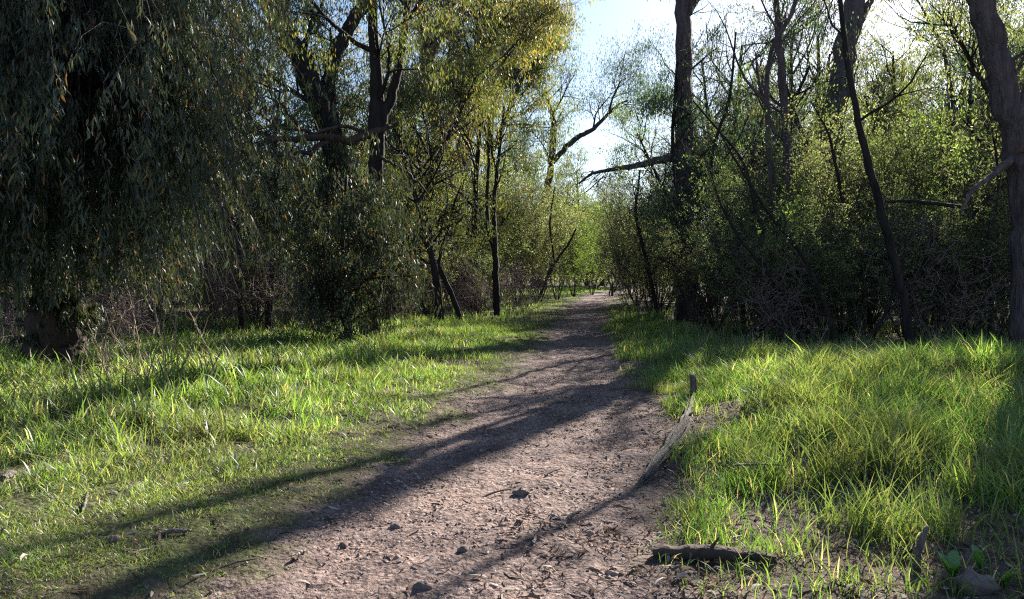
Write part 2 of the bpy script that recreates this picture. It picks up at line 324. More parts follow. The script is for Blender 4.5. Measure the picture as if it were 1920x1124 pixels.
# ------------------------------------------------------------------ plant generator
def norm(v): return v / (np.linalg.norm(v, axis=-1, keepdims=True) + 1e-9)
class Plant:
    def __init__(s, seed, cfg):
        s.r = np.random.default_rng(seed); s.c = cfg
        s.trunk = Tubes(); s.br = Tubes(); s.A = []; s.AD = []; s.leaf = None; s.base = None; s.nl = 0; s.cull = .55
    def limb(s, p, d, L, r, lvl):
        c = s.c; q = s.r; n = c['segs'][lvl]
        pts = [p]; d = norm(d); st = L / n
        if s.base is not None and q.random() < s.cull and lit_mask((p + d * L * np.array([[.35], [.9]])) + s.base).any(): return
        up = c['up'][lvl]; wa = c['wander'][lvl]
        for k in range(n):
            d = norm(d + q.normal(0, wa, 3) + np.array([0, 0, up])); pts.append(pts[-1] + d * st)
            if pts[-1][2] < c.get('zmin', -9): break
        s.nl += lvl == 1
        pts = np.array(pts); n = len(pts) - 1; rad = np.linspace(r, r * c['taper'][lvl], n + 1)
        s.br.add(pts, np.maximum(rad, c.get('rmin', .003)), c['sides'][lvl], cap=False)
        s.kids(pts, rad, L, lvl)
    def kids(s, pts, rad, L, lvl, t0=None):
        c = s.c; q = s.r; n = len(pts) - 1
        if lvl == c['max']:
            k = c['anch']
            t = np.linspace(c.get('l0', .2), 1, k) * n
            for tt in t:
                i = min(int(tt), n - 1); f = tt - i
                s.A.append(pts[i] * (1 - f) + pts[i + 1] * f); s.AD.append(pts[i + 1] - pts[i])
            return
        m = c['n'][lvl]; t0 = c['t0'][lvl] if t0 is None else t0
        for j in range(m):
            t = (t0 + (1 - t0) * (j + q.random()) / m) * n
            i = min(int(t), n - 1); f = t - i
            p = pts[i] * (1 - f) + pts[i + 1] * f; ax = norm(pts[i + 1] - pts[i])
            e = q.normal(0, 1, 3); e -= ax * e.dot(ax); e = norm(e)
            if lvl <= 1 and c.get('flat', 0): e[2] *= 1 - c['flat']; e = norm(e)
            a = R(c['ang'][lvl] + q.normal(0, 12))
            d = ax * cos(a) + e * sin(a)
            LL = L * c['ratio'][lvl] * q.uniform(.65, 1.2) * (1 - .35 * (t / n)) if 'len' not in c or c['len'][lvl] is None else c['len'][lvl] * q.uniform(.6, 1.25)
            rr = max(min((rad[i]) * .55, LL * .022 + .004), .003)
            s.limb(p, d, LL, rr, lvl + 1)
    def leaves(s, per, ln, wd, sig, mode, seg=1):
        q = s.r; A = np.array(s.A); AD = norm(np.array(s.AD))
        gs = s.c.get('gsize', .8); o_ = q.uniform(0, 50)
        k_ = (vnoise(A[:, 0] + .7 * A[:, 2] + o_, A[:, 1] - .9 * A[:, 2], gs, 2) * .6 + vnoise(A[:, 0] - .6 * A[:, 2], A[:, 1] + A[:, 2] + o_, gs * .6, 3) * .4) > s.c.get('gap', .44)
        A = A[k_]; AD = AD[k_]; n = len(A)
        idx = np.repeat(np.arange(n), per); m = len(idx)
        pos = A[idx] + q.normal(0, 1, (m, 3)) * sig * np.array([1, 1, .8])
        if mode == 'hang': d = norm(np.stack([q.normal(0, .33, m), q.normal(0, .33, m), -np.ones(m)], 1))
        elif mode == 'up': d = norm(AD[idx] * .7 + q.normal(0, .5, (m, 3)) + np.array([0, 0, .25]))
        else: d = norm(AD[idx] * .5 + q.normal(0, .8, (m, 3)))
        l = ln * q.uniform(.55, 1.25, m); w_ = wd * q.uniform(.7, 1.25, m)
        side = norm(np.cross(d, q.normal(0, 1, (m, 3))))
        s.leaf = (pos, d, side, l, w_, seg, norm(np.cross(d, side)), q.normal(0, .18, m))
    def leafmesh(s, keep=None):
        pos, d, side, l, w_, seg, nr, cu = s.leaf
        if keep is not None: pos, d, side, l, w_, nr, cu = (a[keep] for a in (pos, d, side, l, w_, nr, cu))
        m = len(pos); L = l[:, None]; W = w_[:, None] * .5; C = (cu * l)[:, None]
        if seg == 1:
            Vv = np.stack([pos, pos + d * L * .45 + side * W + nr * C, pos + d * L, pos + d * L * .45 - side * W + nr * C], 1)
            return Vv.reshape(-1, 3), [np.arange(m * 4).reshape(-1, 4)]
        S = side * (cu * l * .8)[:, None]
        Vv = np.stack([pos, pos + d * L * .3 + side * W + nr * C * .6 + S * .6, pos + d * L * .3 - side * W + nr * C * .6 + S * .6,
                       pos + d * L * .68 + side * W * .75 + nr * C + S * .6, pos + d * L * .68 - side * W * .75 + nr * C + S * .6, pos + d * L], 1)
        b = np.arange(m)[:, None] * 6
        return Vv.reshape(-1, 3), [b + np.array([0, 1, 2]), b + np.array([1, 3, 4, 2]), b + np.array([3, 5, 4])]

# thinning that follows big noise so that a crown has gaps
def gap_keep(pos, seed, frac, size=.9):
    a = vnoise(pos[:, 0] + pos[:, 2] * .7, pos[:, 1] - pos[:, 2] * .9, size, seed % 13)
    return a > frac

CROWN_N = [0]
SUNNY = 0
def place(pl, name, label, cat, group, loc, leafmat, trunkmat, twigmat, rot=0., scale=1., share=None, gap=0., prune=.92, holes=0.):
    """a plant built round its own base; share caches meshes for copies"""
    loc = np.asarray(loc, float)
    t = thing(name, label, cat, loc, group); t.rotation_euler[2] = rot; t.scale = (scale,) * 3
    pos = pl.leaf[0]
    c_, s_ = cos(rot), sin(rot)
    wp = np.stack([pos[:, 0] * c_ - pos[:, 1] * s_, pos[:, 0] * s_ + pos[:, 1] * c_, pos[:, 2]], 1) * scale + loc
    lm = lit_mask(wp); q = np.random.default_rng(int(abs(loc[0] * 97 + loc[1] * 31)) + 1)
    key = (id(pl), str(leafmat)); sh = share if share is not None else {}
    hit = lm.mean()
    if pl.trunk.V and pl.br.V and pl.nl <= 4:      # a few bare limbs belong to the trunk
        for v_, f_ in zip(pl.br.V, pl.br.F): pl.trunk.V.append(v_); pl.trunk.F.append(f_ + pl.trunk.n)
        pl.trunk.n += pl.br.n; pl.br = Tubes()
    if not pl.trunk.V: pass
    else:
        if (id(pl), 'trunk') in sh: o = sh[(id(pl), 'trunk')].copy(); COL.objects.link(o); o.parent = t
        else:
            o = pl.trunk.build('trunk', trunkmat, t)
            if share is not None: sh[(id(pl), 'trunk')] = o
    if not pl.br.V: pass
    elif (id(pl), 'br') in sh: o = sh[(id(pl), 'br')].copy(); COL.objects.link(o); o.parent = t
    else:
        o = pl.br.build('branches', twigmat, t)
        if share is not None: sh[(id(pl), 'br')] = o
    if hit < .01 and gap == 0 and share is not None and not (holes and loc[1] < 62):
        if key in sh: o = sh[key].copy(); COL.objects.link(o); o.parent = t
        else:
            Vv, Ff = pl.leafmesh(); o = mesh_obj('crown', Vv, Ff, leafmat, t, smooth=False); sh[key] = o; CROWN_N[0] += len(pos)
    else:
        keep = np.ones(len(pos), bool)
        if gap: keep &= gap_keep(wp, int(abs(loc[0]) * 7), gap)
        # whole sprays go, not single leaves
        blk = vnoise(wp[:, 0] + wp[:, 2], wp[:, 1] * 1.0 + wp[:, 2] * .5, .25, 5)
        if holes:   # openings right through the canopy that let shafts of sun in
            u_ = wp[:, 0] * cos(AZ) - wp[:, 1] * sin(AZ); v_ = wp[:, 2] * cos(EL) - (wp[:, 0] * sin(AZ) + wp[:, 1] * cos(AZ)) * sin(EL)
            hn = vnoise(u_, v_, 1.9, 7) * .65 + vnoise(u_, v_, .8, 8) * .35
            keep &= ~((hn > holes) & (q.random(len(pos)) < .93))
        keep &= ~(lm & ((q.random(len(pos)) < prune * .68) | (blk > .7)))
        Vv, Ff = pl.leafmesh(keep); o = mesh_obj('crown', Vv, Ff, leafmat, t, smooth=False); CROWN_N[0] += int(keep.sum())
    return t
#PLANTS
# ------------------------------------------------------------------ configurations
GUM = dict(max=3, n=[8, 6, 6], ang=[42, 45, 45], ratio=[.45, .5, .5], len=[3.6, 1.7, 1.0], up=[.0, .10, .0, -.10], wander=[.05, .16, .2, .2],
           taper=[.4, .3, .35, .4], segs=[8, 6, 5, 4], sides=[9, 6, 4, 3], t0=[.4, .25, .2], anch=4)
WEEP = dict(gap=.42, gsize=.6, max=3, n=[10, 7, 6], ang=[60, 50, 50], ratio=[.5] * 3, len=[3.4, 1.6, 2.0], up=[.0, .02, -.05, -.42], wander=[.05, .16, .2, .10],
            taper=[.4, .35, .4, .4], segs=[8, 6, 5, 6], sides=[9, 6, 4, 3], t0=[.2, .3, .2], anch=14, l0=.1)
TEA = dict(gap=.52, gsize=.6, max=2, n=[11, 8], ang=[40, 42], ratio=[.5] * 2, len=[1.25, .65], up=[.10, .07, .03], wander=[.09, .14, .18],
           taper=[.35, .3, .4], segs=[8, 6, 4], sides=[5, 4, 3], t0=[.18, .1], anch=6, rmin=.003)
def multi_stem(seed, h, nst, cfg, per, ln, wd, sig, mode='up', spread=.35, r=.022):
    p = Plant(seed, cfg); q = p.r
    for k in range(nst):
        a = k / nst * 2 * pi + q.random(); d = np.array([cos(a) * spread, sin(a) * spread, 1]) * 1.
        p.limb(np.array([cos(a) * .08, sin(a) * .08, -.05]), d, h * q.uniform(.75, 1.1), r * q.uniform(.7, 1.2), 0)
    p.leaves(per, ln, wd, sig, mode); return p
def gum(seed, h, r, cfg, per, ln, wd, sig, mode='hang', lean=0., seg=1):
    p = Plant(seed, cfg); q = p.r; n = 12
    pts = [np.array([0, 0, -.1])]; d = norm(np.array([lean, 0, 1.]))
    for k in range(n): d = norm(d + q.normal(0, .06, 3) + np.array([0, 0, .03])); pts.append(pts[-1] + d * h / n)
    pts = np.array(pts); rad = np.linspace(r, r * .25, n + 1); rad[0] *= 1.35
    p.trunk.add(pts, rad, 12, .12, seed); p.kids(pts, rad, h, 0)
    p.leaves(per, ln, wd, sig, mode, seg); return p
def traced(seed, cfg, stems, base, per=0, ln=.1, wd=.02, sig=.25, mode='hang', seg=1, sides=20, kids=(0,), t0=None, rough=.22, sub=7, cull=.55):
    """stems: lists of (px, py, D, width_px); world points relative to base"""
    p = Plant(seed, cfg); p.base = np.array(base); p.cull = cull
    for k, st in enumerate(stems):
        pts = np.array([P(a, b, D) - base for a, b, D, w_ in st]); rad = np.array([w_ / F * D / 2 for a, b, D, w_ in st])
        # resample with a little wander so that the bark line is not ruled
        n = (len(pts) - 1) * sub + 1; tt = np.linspace(0, len(pts) - 1, n)
        pp = np.stack([np.interp(tt, range(len(pts)), pts[:, j]) for j in range(3)], 1)
        if len(pts) > 2:
            ker = np.array([.25, .5, .25])
            for _ in range(3): pp[1:-1] = pp[:-2] * .25 + pp[1:-1] * .5 + pp[2:] * .25
        rr = np.interp(tt, range(len(pts)), rad)
        pp[1:-1] += p.r.normal(0, 1, (n - 2, 3)) * rr[1:-1, None] * .12
        p.trunk.add(pp, rr, sides if rr.max() > .05 else 7, rough, seed + k)
        if k in kids: p.kids(pp, rr, 0, 0, t0)
    if per: p.leaves(per, ln, wd, sig, mode, seg)
    return p
def base_at(px, D): return G(px, D)
SH = {}
def cfg(b, **k): d = dict(b); d.update(k); return d

# ------------------------------------------------------------------ left side, near
# the weeping gum whose curtain fills the upper left
b = base_at(112, 11.2)
wc = cfg(WEEP, zmin=1.55, gap=.47, gsize=1.0, n=[20, 8, 4], len=[1.25, .8, 2.6], anch=22)
pl = traced(11, wc, [[(100, 740, 11.2, 165), (104, 700, 11.2, 118), (108, 640, 11.2, 88), (114, 520, 11.2, 76), (118, 380, 11.0, 70), (150, 200, 10.8, 60), (185, 0, 10.5, 50), (230, -300, 10, 36), (260, -520, 10, 14)],
                      [(122, 500, 11.2, 60), (60, 330, 11.0, 44), (-30, 150, 10.6, 36), (-120, -100, 10.3, 22), (-160, -300, 10, 10)],
                      [(118, 420, 11.1, 40), (160, 300, 10.4, 28), (180, 180, 10, 22), (190, 20, 9.8, 16), (195, -160, 9.8, 8)],
                      [(114, 420, 11.0, 30), (95, 250, 10, 24), (60, 100, 9.2, 18), (40, -60, 8.8, 12), (30, -200, 8.6, 5)],
                      [(118, 400, 11.0, 24), (130, 290, 10, 18), (125, 200, 9.2, 12), (115, 90, 8.8, 5)]],
            b, 4, .13, .019, .025, 'hang', 2, kids=(0, 1, 2, 3, 4), t0=.26)
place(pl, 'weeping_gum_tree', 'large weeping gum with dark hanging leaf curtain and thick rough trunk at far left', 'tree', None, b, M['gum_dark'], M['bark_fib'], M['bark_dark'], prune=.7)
# second weeping gum behind it
b = base_at(255, 19.0)
pl = traced(12, cfg(WEEP, zmin=1.5, gap=.46, gsize=1.0, n=[13, 7, 4], len=[1.3, .9, 1.8], anch=17), [[(258, 655, 19, 30), (250, 500, 19, 26), (262, 300, 19, 24), (240, 100, 18.6, 20), (250, -150, 18, 12), (260, -330, 18, 6)],
                      [(260, 330, 19, 20), (290, 200, 18.5, 15), (310, 60, 18, 12), (320, -80, 17.5, 6)]], b, 4, .14, .024, .035, 'hang', kids=(0, 1), t0=.25)
place(pl, 'weeping_gum_tree', 'slimmer weeping gum behind the leaf curtain, its golden edged branches hanging over the bank', 'tree', None, b, M['gum_olive'], M['bark_dark'], M['bark_dark'], prune=.8)
# dark drooping sapling
b = base_at(655, 16.5)
pl = traced(13, cfg(WEEP, n=[22, 6], max=2, len=[1.3, 1.0], up=[0, .05, -.35], segs=[6, 5, 5], sides=[6, 4, 3], t0=[.12, .15], anch=9, ang=[65, 50]),
            [[(650, 660, 16.5, 14), (655, 560, 16.5, 12), (640, 450, 16.4, 9), (650, 330, 16.4, 4)], [(655, 600, 16.5, 9), (690, 480, 16.3, 7), (700, 400, 16.3, 3)], [(650, 620, 16.5, 8), (610, 520, 16.6, 6), (585, 420, 16.8, 3)]],
            b, 10, .14, .03, .1, 'hang', kids=(0, 1, 2))
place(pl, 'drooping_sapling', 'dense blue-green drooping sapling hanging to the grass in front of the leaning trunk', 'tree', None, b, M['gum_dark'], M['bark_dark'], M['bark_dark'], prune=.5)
# forked black tree with twisted dead limb
b = base_at(690, 18.0)
pl = traced(14, cfg(GUM, n=[9, 6, 5], len=[2.6, 1.3, .8], t0=[.45, .2, .2]), [[(693, 640, 18, 40), (700, 500, 18, 32), (703, 340, 18, 25), (708, 225, 18, 30), (704, 130, 18, 20), (697, 0, 18, 16), (700, -200, 17.5, 10), (690, -380, 17, 4)],
                      [(710, 235, 18, 24), (738, 175, 18, 16), (755, 90, 18, 13), (765, 0, 18, 12), (790, -160, 18.5, 8), (800, -330, 19, 3)]],
            b, 11, .14, .03, .12, 'hang', kids=(0, 1))
t = place(pl, 'forked_gum_tree', 'black forked gum with a twisted bark-stripped limb reaching left over the bank', 'tree', None, b, M['gum_olive'], M['bark_dark'], M['bark_dark'], prune=.8)
tw = Tubes()
tws = [[(748, 232, 18.00, 6), (715, 243, 17.90, 14), (660, 262, 17.44, 15), (600, 255, 16.60, 14), (560, 258, 16.04, 13), (500, 262, 15.20, 10), (468, 285, 14.75, 8), (440, 335, 14.36, 6), (405, 385, 13.87, 3)],
       [(690, 250, 17.86, 8), (640, 235, 17.16, 7), (590, 250, 16.46, 6), (540, 238, 15.76, 5), (495, 262, 15.13, 5), (455, 300, 14.57, 4), (432, 350, 14.25, 2)],
       [(620, 262, 16.88, 9), (580, 285, 16.32, 8), (530, 290, 15.62, 7), (470, 298, 14.78, 5), (430, 320, 14.22, 3)],
       [(560, 240, 16.04, 4), (530, 195, 15.62, 3), (500, 182, 15.20, 3), (470, 180, 14.78, 2)],
       [(600, 270, 16.60, 5), (560, 300, 16.04, 4), (500, 275, 15.20, 3), (470, 310, 14.78, 2), (478, 345, 14.89, 2)],
       [(700, 285, 18.00, 6), (730, 305, 17.80, 5), (770, 330, 17.70, 4), (805, 365, 17.60, 2)]]
q = np.random.default_rng(4)
for k, st in enumerate(tws):  # each strand
    pts = np.array([P(a, c, D) for a, c, D, _ in st]) - b; n = len(st) * 4; tt = np.linspace(0, len(st) - 1, n)
    pp = np.stack([np.interp(tt, range(len(st)), pts[:, j]) for j in range(3)], 1) + q.normal(0, .018, (n, 3))
    rr = np.interp(tt, range(len(st)), [x[3] / F * x[2] / 2 for x in st])
    tw.add(pp, rr, 8, .5, k)
    for j in range(7):
        i = q.integers(3, n - 2); d = norm(q.normal(0, 1, 3) + np.array([-.5, 0, -.2])); L = q.uniform(.25, .8)
        s_ = [pp[i]]
        for _ in range(5): d = norm(d + q.normal(0, .25, 3)); s_.append(s_[-1] + d * L / 5)
        tw.add(s_, np.linspace(.012, .003, 6), 4)
tw.build('twisted_limb', M['bark_brown'], t)

# the great leaning trunk
b = base_at(748, 26)
pl = traced(15, cfg(GUM, len=[5, 2.2, 1.2], t0=[.5, .2, .2], n=[9, 6, 6]), [[(752, 608, 26, 62), (735, 565, 26, 44), (705, 480, 26, 42), (650, 350, 26, 42), (610, 230, 26, 40), (560, 110, 26, 36), (500, 0, 26, 32), (440, -160, 26, 24), (400, -330, 26, 10)],
                      [(640, 320, 26, 26), (612, 150, 26.5, 24), (655, 50, 27, 22), (690, 0, 27, 20), (740, -140, 28, 14), (770, -300, 29, 6)]],
            b, 9, .18, .04, .16, 'hang', kids=(0, 1))
place(pl, 'leaning_gum_tree', 'thick dark gum trunk leaning up to the left behind the forked black tree', 'tree', None, b, M['gum_olive'], M['bark_dark'], M['bark_dark'], prune=.8)

# thin stems on the left
thin = cfg(GUM, max=2, n=[9, 7], len=[1.3, .7], up=[0, .06, -.05], segs=[6, 5, 4], sides=[7, 4, 3], t0=[.45, .2], anch=4, ang=[45, 45])
for k, (st, lab) in enumerate([
    ([[(453, 634, 20, 11), (450, 560, 20, 9), (447, 480, 20, 8), (440, 380, 20, 7), (452, 250, 20, 6), (440, 120, 20, 4)]], 'thin straight dark sapling, leftmost of two on the grassy bank'),
    ([[(503, 632, 20.5, 15), (506, 560, 20.5, 11), (512, 490, 20.5, 9), (520, 400, 20.5, 8), (515, 260, 20.5, 6), (530, 120, 20.5, 3)]], 'thicker crooked dark sapling, right of two on the grassy bank'),
    ([[(867, 618, 23, 11), (858, 580, 23, 10), (832, 520, 23, 10), (805, 470, 23, 9), (790, 440, 23, 6), (778, 410, 23, 3)], [(822, 500, 23, 7), (830, 455, 23, 5), (845, 425, 23, 3)], [(800, 465, 23, 6), (825, 440, 23, 4), (840, 380, 23, 3), (835, 320, 23, 2)]], 'bare crooked forked sapling leaning left over the sunlit grass'),
    ([[(932, 592, 27, 13), (930, 530, 27, 12), (928, 470, 27, 10), (925, 380, 27, 8), (935, 300, 27, 7), (945, 200, 27, 4)], [(930, 475, 27, 9), (915, 440, 27, 8), (912, 370, 27, 7), (918, 290, 27, 6), (905, 220, 27, 4)]], 'slim dark sapling with two parallel stems beside the path grass'),
    ([[(1010, 560, 38, 6), (1035, 500, 38, 6), (1065, 460, 38, 4), (1080, 430, 38, 3)], [(1040, 495, 38, 5), (1030, 420, 38, 4), (1040, 350, 38, 2)]], 'slanting bare stem rising from the brush near the far path bend'),
    ([[(800, 575, 28, 12), (806, 500, 28, 10), (800, 420, 28, 9), (812, 330, 28, 7), (800, 240, 28, 4)]], 'upright stem in the olive scrub left of the twin-stemmed sapling'),
    ([[(735, 560, 31, 9), (762, 480, 31, 8), (770, 400, 31, 8), (752, 300, 31, 5)]], 'grey stem standing just right of the great leaning trunk'),
    ]):
    D = st[0][0][2]; b = base_at(st[0][0][0], D)
    pl = traced(40 + k, thin, st, b, 6, .09, .022, .15, 'hang', sides=8)
    place(pl, 'sapling', lab, 'tree', 'thin saplings along the left bank', b, M['gum_olive'], M['bark_dark'], M['bark_dark'], prune=.8)

# ------------------------------------------------------------------ tall trees, middle
b = base_at(835, 36)
pl = traced(21, cfg(GUM, n=[12, 7, 7], len=[3.6, 1.9, 1.2], t0=[.25, .2, .2], anch=5, ang=[55, 45, 45]), [[(868, 580, 36, 34), (862, 450, 36, 30), (858, 350, 36, 26), (825, 250, 36, 24), (797, 160, 36, 22), (798, 70, 36, 18), (780, -60, 36, 14), (770, -250, 36, 5)],
                      [(800, 130, 36, 16), (820, 70, 36, 14), (838, 20, 36, 12), (850, -120, 36, 8), (860, -260, 36, 4)], [(862, 350, 36, 22), (885, 200, 36, 18), (900, 60, 35, 15), (905, -100, 35, 10), (905, -300, 35, 4)],
                      [(880, 260, 36, 12), (930, 150, 35, 9), (955, 40, 35, 6), (965, -40, 35, 3)]],
            b, 9, .21, .05, .2, 'hang', kids=(0, 1, 2, 3))
place(pl, 'tall_gum_tree', 'tall gum with pinkish forked trunk and golden leaves standing over the left scrub', 'tree', None, b, M['gum_gold'], M['bark_pink'], M['bark_brown'])
b = base_at(965, 44)
pl = traced(22, cfg(GUM, n=[14, 7, 6], len=[3.4, 1.8, 1.2], t0=[.2, .2, .2], anch=5, ang=[55, 45, 45]), [[(930, 560, 44, 22), (922, 400, 44, 20), (915, 250, 44, 17), (918, 120, 44, 14), (922, 0, 44, 9), (925, -120, 44, 4)],
                      [(925, 280, 44, 10), (965, 180, 44, 7), (995, 110, 44, 4)]], b, 11, .24, .055, .26, 'hang', kids=(0, 1))
place(pl, 'tall_gum_tree', 'leafy olive gum whose crown edge meets the open sky left of the gap', 'tree', None, b, M['gum_olive'], M['bark_brown'], M['bark_brown'], holes=.52)
# thin crown with bare branches against the sky
b = base_at(1030, 60)
pl = traced(23, cfg(GUM, n=[8, 6, 5], len=[3.4, 2.0, 1.2], t0=[.35, .2, .2], anch=3, ang=[50, 45, 45]), [[(1010, 540, 60, 16), (1020, 400, 60, 14), (1035, 300, 60, 12), (1040, 230, 60, 10), (1022, 170, 60, 5)],
                      [(1030, 310, 60, 10), (1075, 262, 60, 10), (1110, 245, 60, 8), (1140, 215, 60, 6), (1160, 195, 60, 4), (1180, 188, 60, 2)], [(1140, 215, 60, 5), (1150, 180, 60, 3), (1165, 150, 60, 2)]],
            b, 7, .24, .05, .5, 'hang', kids=(0, 1, 2))
place(pl, 'sparse_gum_tree', 'distant thin-leaved gum with a bare curved limb against the sky gap', 'tree', None, b, M['gum_blue'], M['bark_brown'], M['bark_brown'])

# ------------------------------------------------------------------ right side traced trunks
b = base_at(1290, 25)
pl = traced(31, cfg(GUM, n=[16, 6, 6], len=[1.5, 1.1, .8], t0=[.12, .2, .2], anch=4, ang=[60, 45, 45]), [[(1290, 612, 25, 46), (1291, 540, 25, 34), (1288, 420, 25, 31), (1284, 300, 25, 30), (1283, 150, 25, 29), (1282, 0, 25, 26), (1277, -110, 25, 20), (1270, -230, 25, 8)],
                      [(1280, 292, 25, 16), (1235, 300, 25, 13), (1190, 312, 25, 10), (1150, 318, 25, 7), (1110, 325, 25, 5), (1085, 345, 25, 3)],
                      [(1282, 30, 25, 20), (1330, -40, 25, 12), (1350, -100, 25, 4)]],
            b, 14, .16, .036, .16, 'hang', kids=(0, 2))
t = place(pl, 'straight_gum_tree', 'tall straight thick dark gum right of the path with one bare limb reaching left', 'tree', None, b, M['gum_blue'], M['bark_glare'], M['bark_dark'], prune=.8)
wt = Tubes(); q = np.random.default_rng(8)
for j in range(26):
    p0 = P(q.uniform(1085, 1150), q.uniform(318, 335), 25) - b; d = norm(np.array([q.normal(-.5, .4), q.normal(0, .4), -.3])); s_ = [p0]
    for _ in range(5): d = norm(d + q.normal(0, .2, 3) + np.array([0, 0, -.15])); s_.append(s_[-1] + d * .2)
    wt.add(s_, np.linspace(.012, .004, 6), 4)
wt.build('dead_twigs', M['bark_dark'], t)

RT = cfg(GUM, n=[10, 6, 5], len=[2.2, 1.3, .8], t0=[.35, .2, .2], anch=4, ang=[50, 45, 45])
for k, (D, st, lab, nm, mat, bm, per, kid, wdt) in enumerate([
    (19, [[(1470, 640, 19, 30), (1482, 520, 19, 22), (1478, 380, 19, 19), (1476, 250, 19, 17), (1464, 120, 19, 14), (1455, 0, 19, 11), (1440, -150, 19, 9), (1430, -320, 19, 4)], [(1482, 520, 19, 15), (1458, 430, 19, 13), (1440, 270, 18.8, 11), (1436, 150, 18.5, 9), (1450, 80, 18.2, 8), (1490, 20, 18, 8), (1510, -120, 18, 6), (1500, -260, 18, 3)]],
     'dark double-stemmed gum rising out of the right scrub', 'double_stemmed_gum', 'gum_blue', 'bark_glare', 4, (0, 1), .03),
    (30, [[(1540, 590, 30, 50), (1545, 420, 30, 44), (1558, 260, 30, 40), (1580, 130, 30, 38), (1605, 0, 30, 34), (1632, -110, 30, 22), (1655, -240, 30, 9)], [(1595, 60, 30, 22), (1630, 10, 30, 12), (1645, -40, 30, 5)]],
     'pale thick leaning gum trunk below the sun glare, behind the scrub', 'leaning_gum_tree', 'gum_olive', 'bark_glare', 3, (0, 1), .04),
    (14.5, [[(1706, 650, 14.5, 17), (1695, 560, 14.5, 15), (1672, 470, 14.5, 15), (1640, 350, 14.5, 14), (1612, 240, 14.5, 12), (1590, 130, 14.5, 10), (1575, 0, 14.5, 8), (1568, -140, 14.5, 5), (1575, -260, 14.5, 2)], [(1660, 378, 14.6, 5), (1720, 377, 14.6, 7), (1800, 388, 14.6, 8)]],
     'thin slanting pole-like stem crossing the right scrub diagonally', 'slanting_sapling', 'tea_olive', 'bark_dark', 2, (0,), .02),
    (14, [[(1928, 700, 14, 66), (1922, 600, 14, 46), (1924, 450, 14, 44), (1918, 320, 14, 46), (1896, 220, 14, 46), (1868, 110, 14, 42), (1840, 0, 14, 40), (1825, -60, 14, 26), (1815, -130, 14, 8)], [(1905, 290, 14, 20), (1860, 330, 13.8, 10), (1820, 360, 13.6, 8), (1800, 400, 13.6, 5)], [(1905, 260, 14, 30), (1940, 120, 14, 22), (1960, 10, 14, 12), (1970, -60, 14, 5)]],
     'thick dark gum trunk bending left at the right edge of the picture', 'bent_gum_tree', 'gum_blue', 'bark_glare', 3, (0, 2), .024),
    (22, [[(1605, 640, 22, 12), (1585, 520, 22, 11), (1560, 420, 22, 10), (1530, 320, 22, 9), (1500, 240, 22, 7), (1470, 150, 22, 4)]],
     'slim stem leaning left between the double-stemmed gum and the slanting pole', 'slanting_sapling', 'tea_green', 'bark_dark', 3, (0,), .03),
    (24, [[(1790, 640, 24, 12), (1780, 480, 24, 12), (1765, 340, 24, 10), (1790, 210, 24, 8), (1770, 90, 24, 6), (1720, 0, 24, 3)], [(1800, 380, 24, 7), (1720, 290, 24, 7), (1650, 250, 24, 5), (1620, 180, 24, 3)]],
     'grey crooked sapling with bare arching limbs under the sun glare', 'crooked_sapling', 'tea_olive', 'bark_brown', 2, (0,), .03),
    (21, [[(1400, 640, 21, 10), (1380, 500, 21, 9), (1345, 380, 21, 8), (1330, 300, 21, 6), (1370, 180, 21, 5), (1380, 60, 21, 3)]],
     'slim dark sapling right of the straight gum, bowing left', 'bowed_sapling', 'tea_green', 'bark_dark', 4, (0,), .03),
    ]):
    b = base_at(st[0][0][0], D); c_ = cfg(RT) if D > 16 else cfg(RT, len=[1.4, .9, .6], t0=[.45, .2, .2], n=[8, 5, 5])
    pl = traced(60 + k, c_, st, b, per * 2, wdt * 4.2, wdt, .12, 'hang', kids=kid, cull=.35 if D == 14.5 else (.25 if D == 19 else .75))
    place(pl, nm, lab, 'tree', 'trunks rising from the right scrub', b, M[mat], M[bm], M[bm], prune=1.05 if D < 16 else .9, holes=.5)

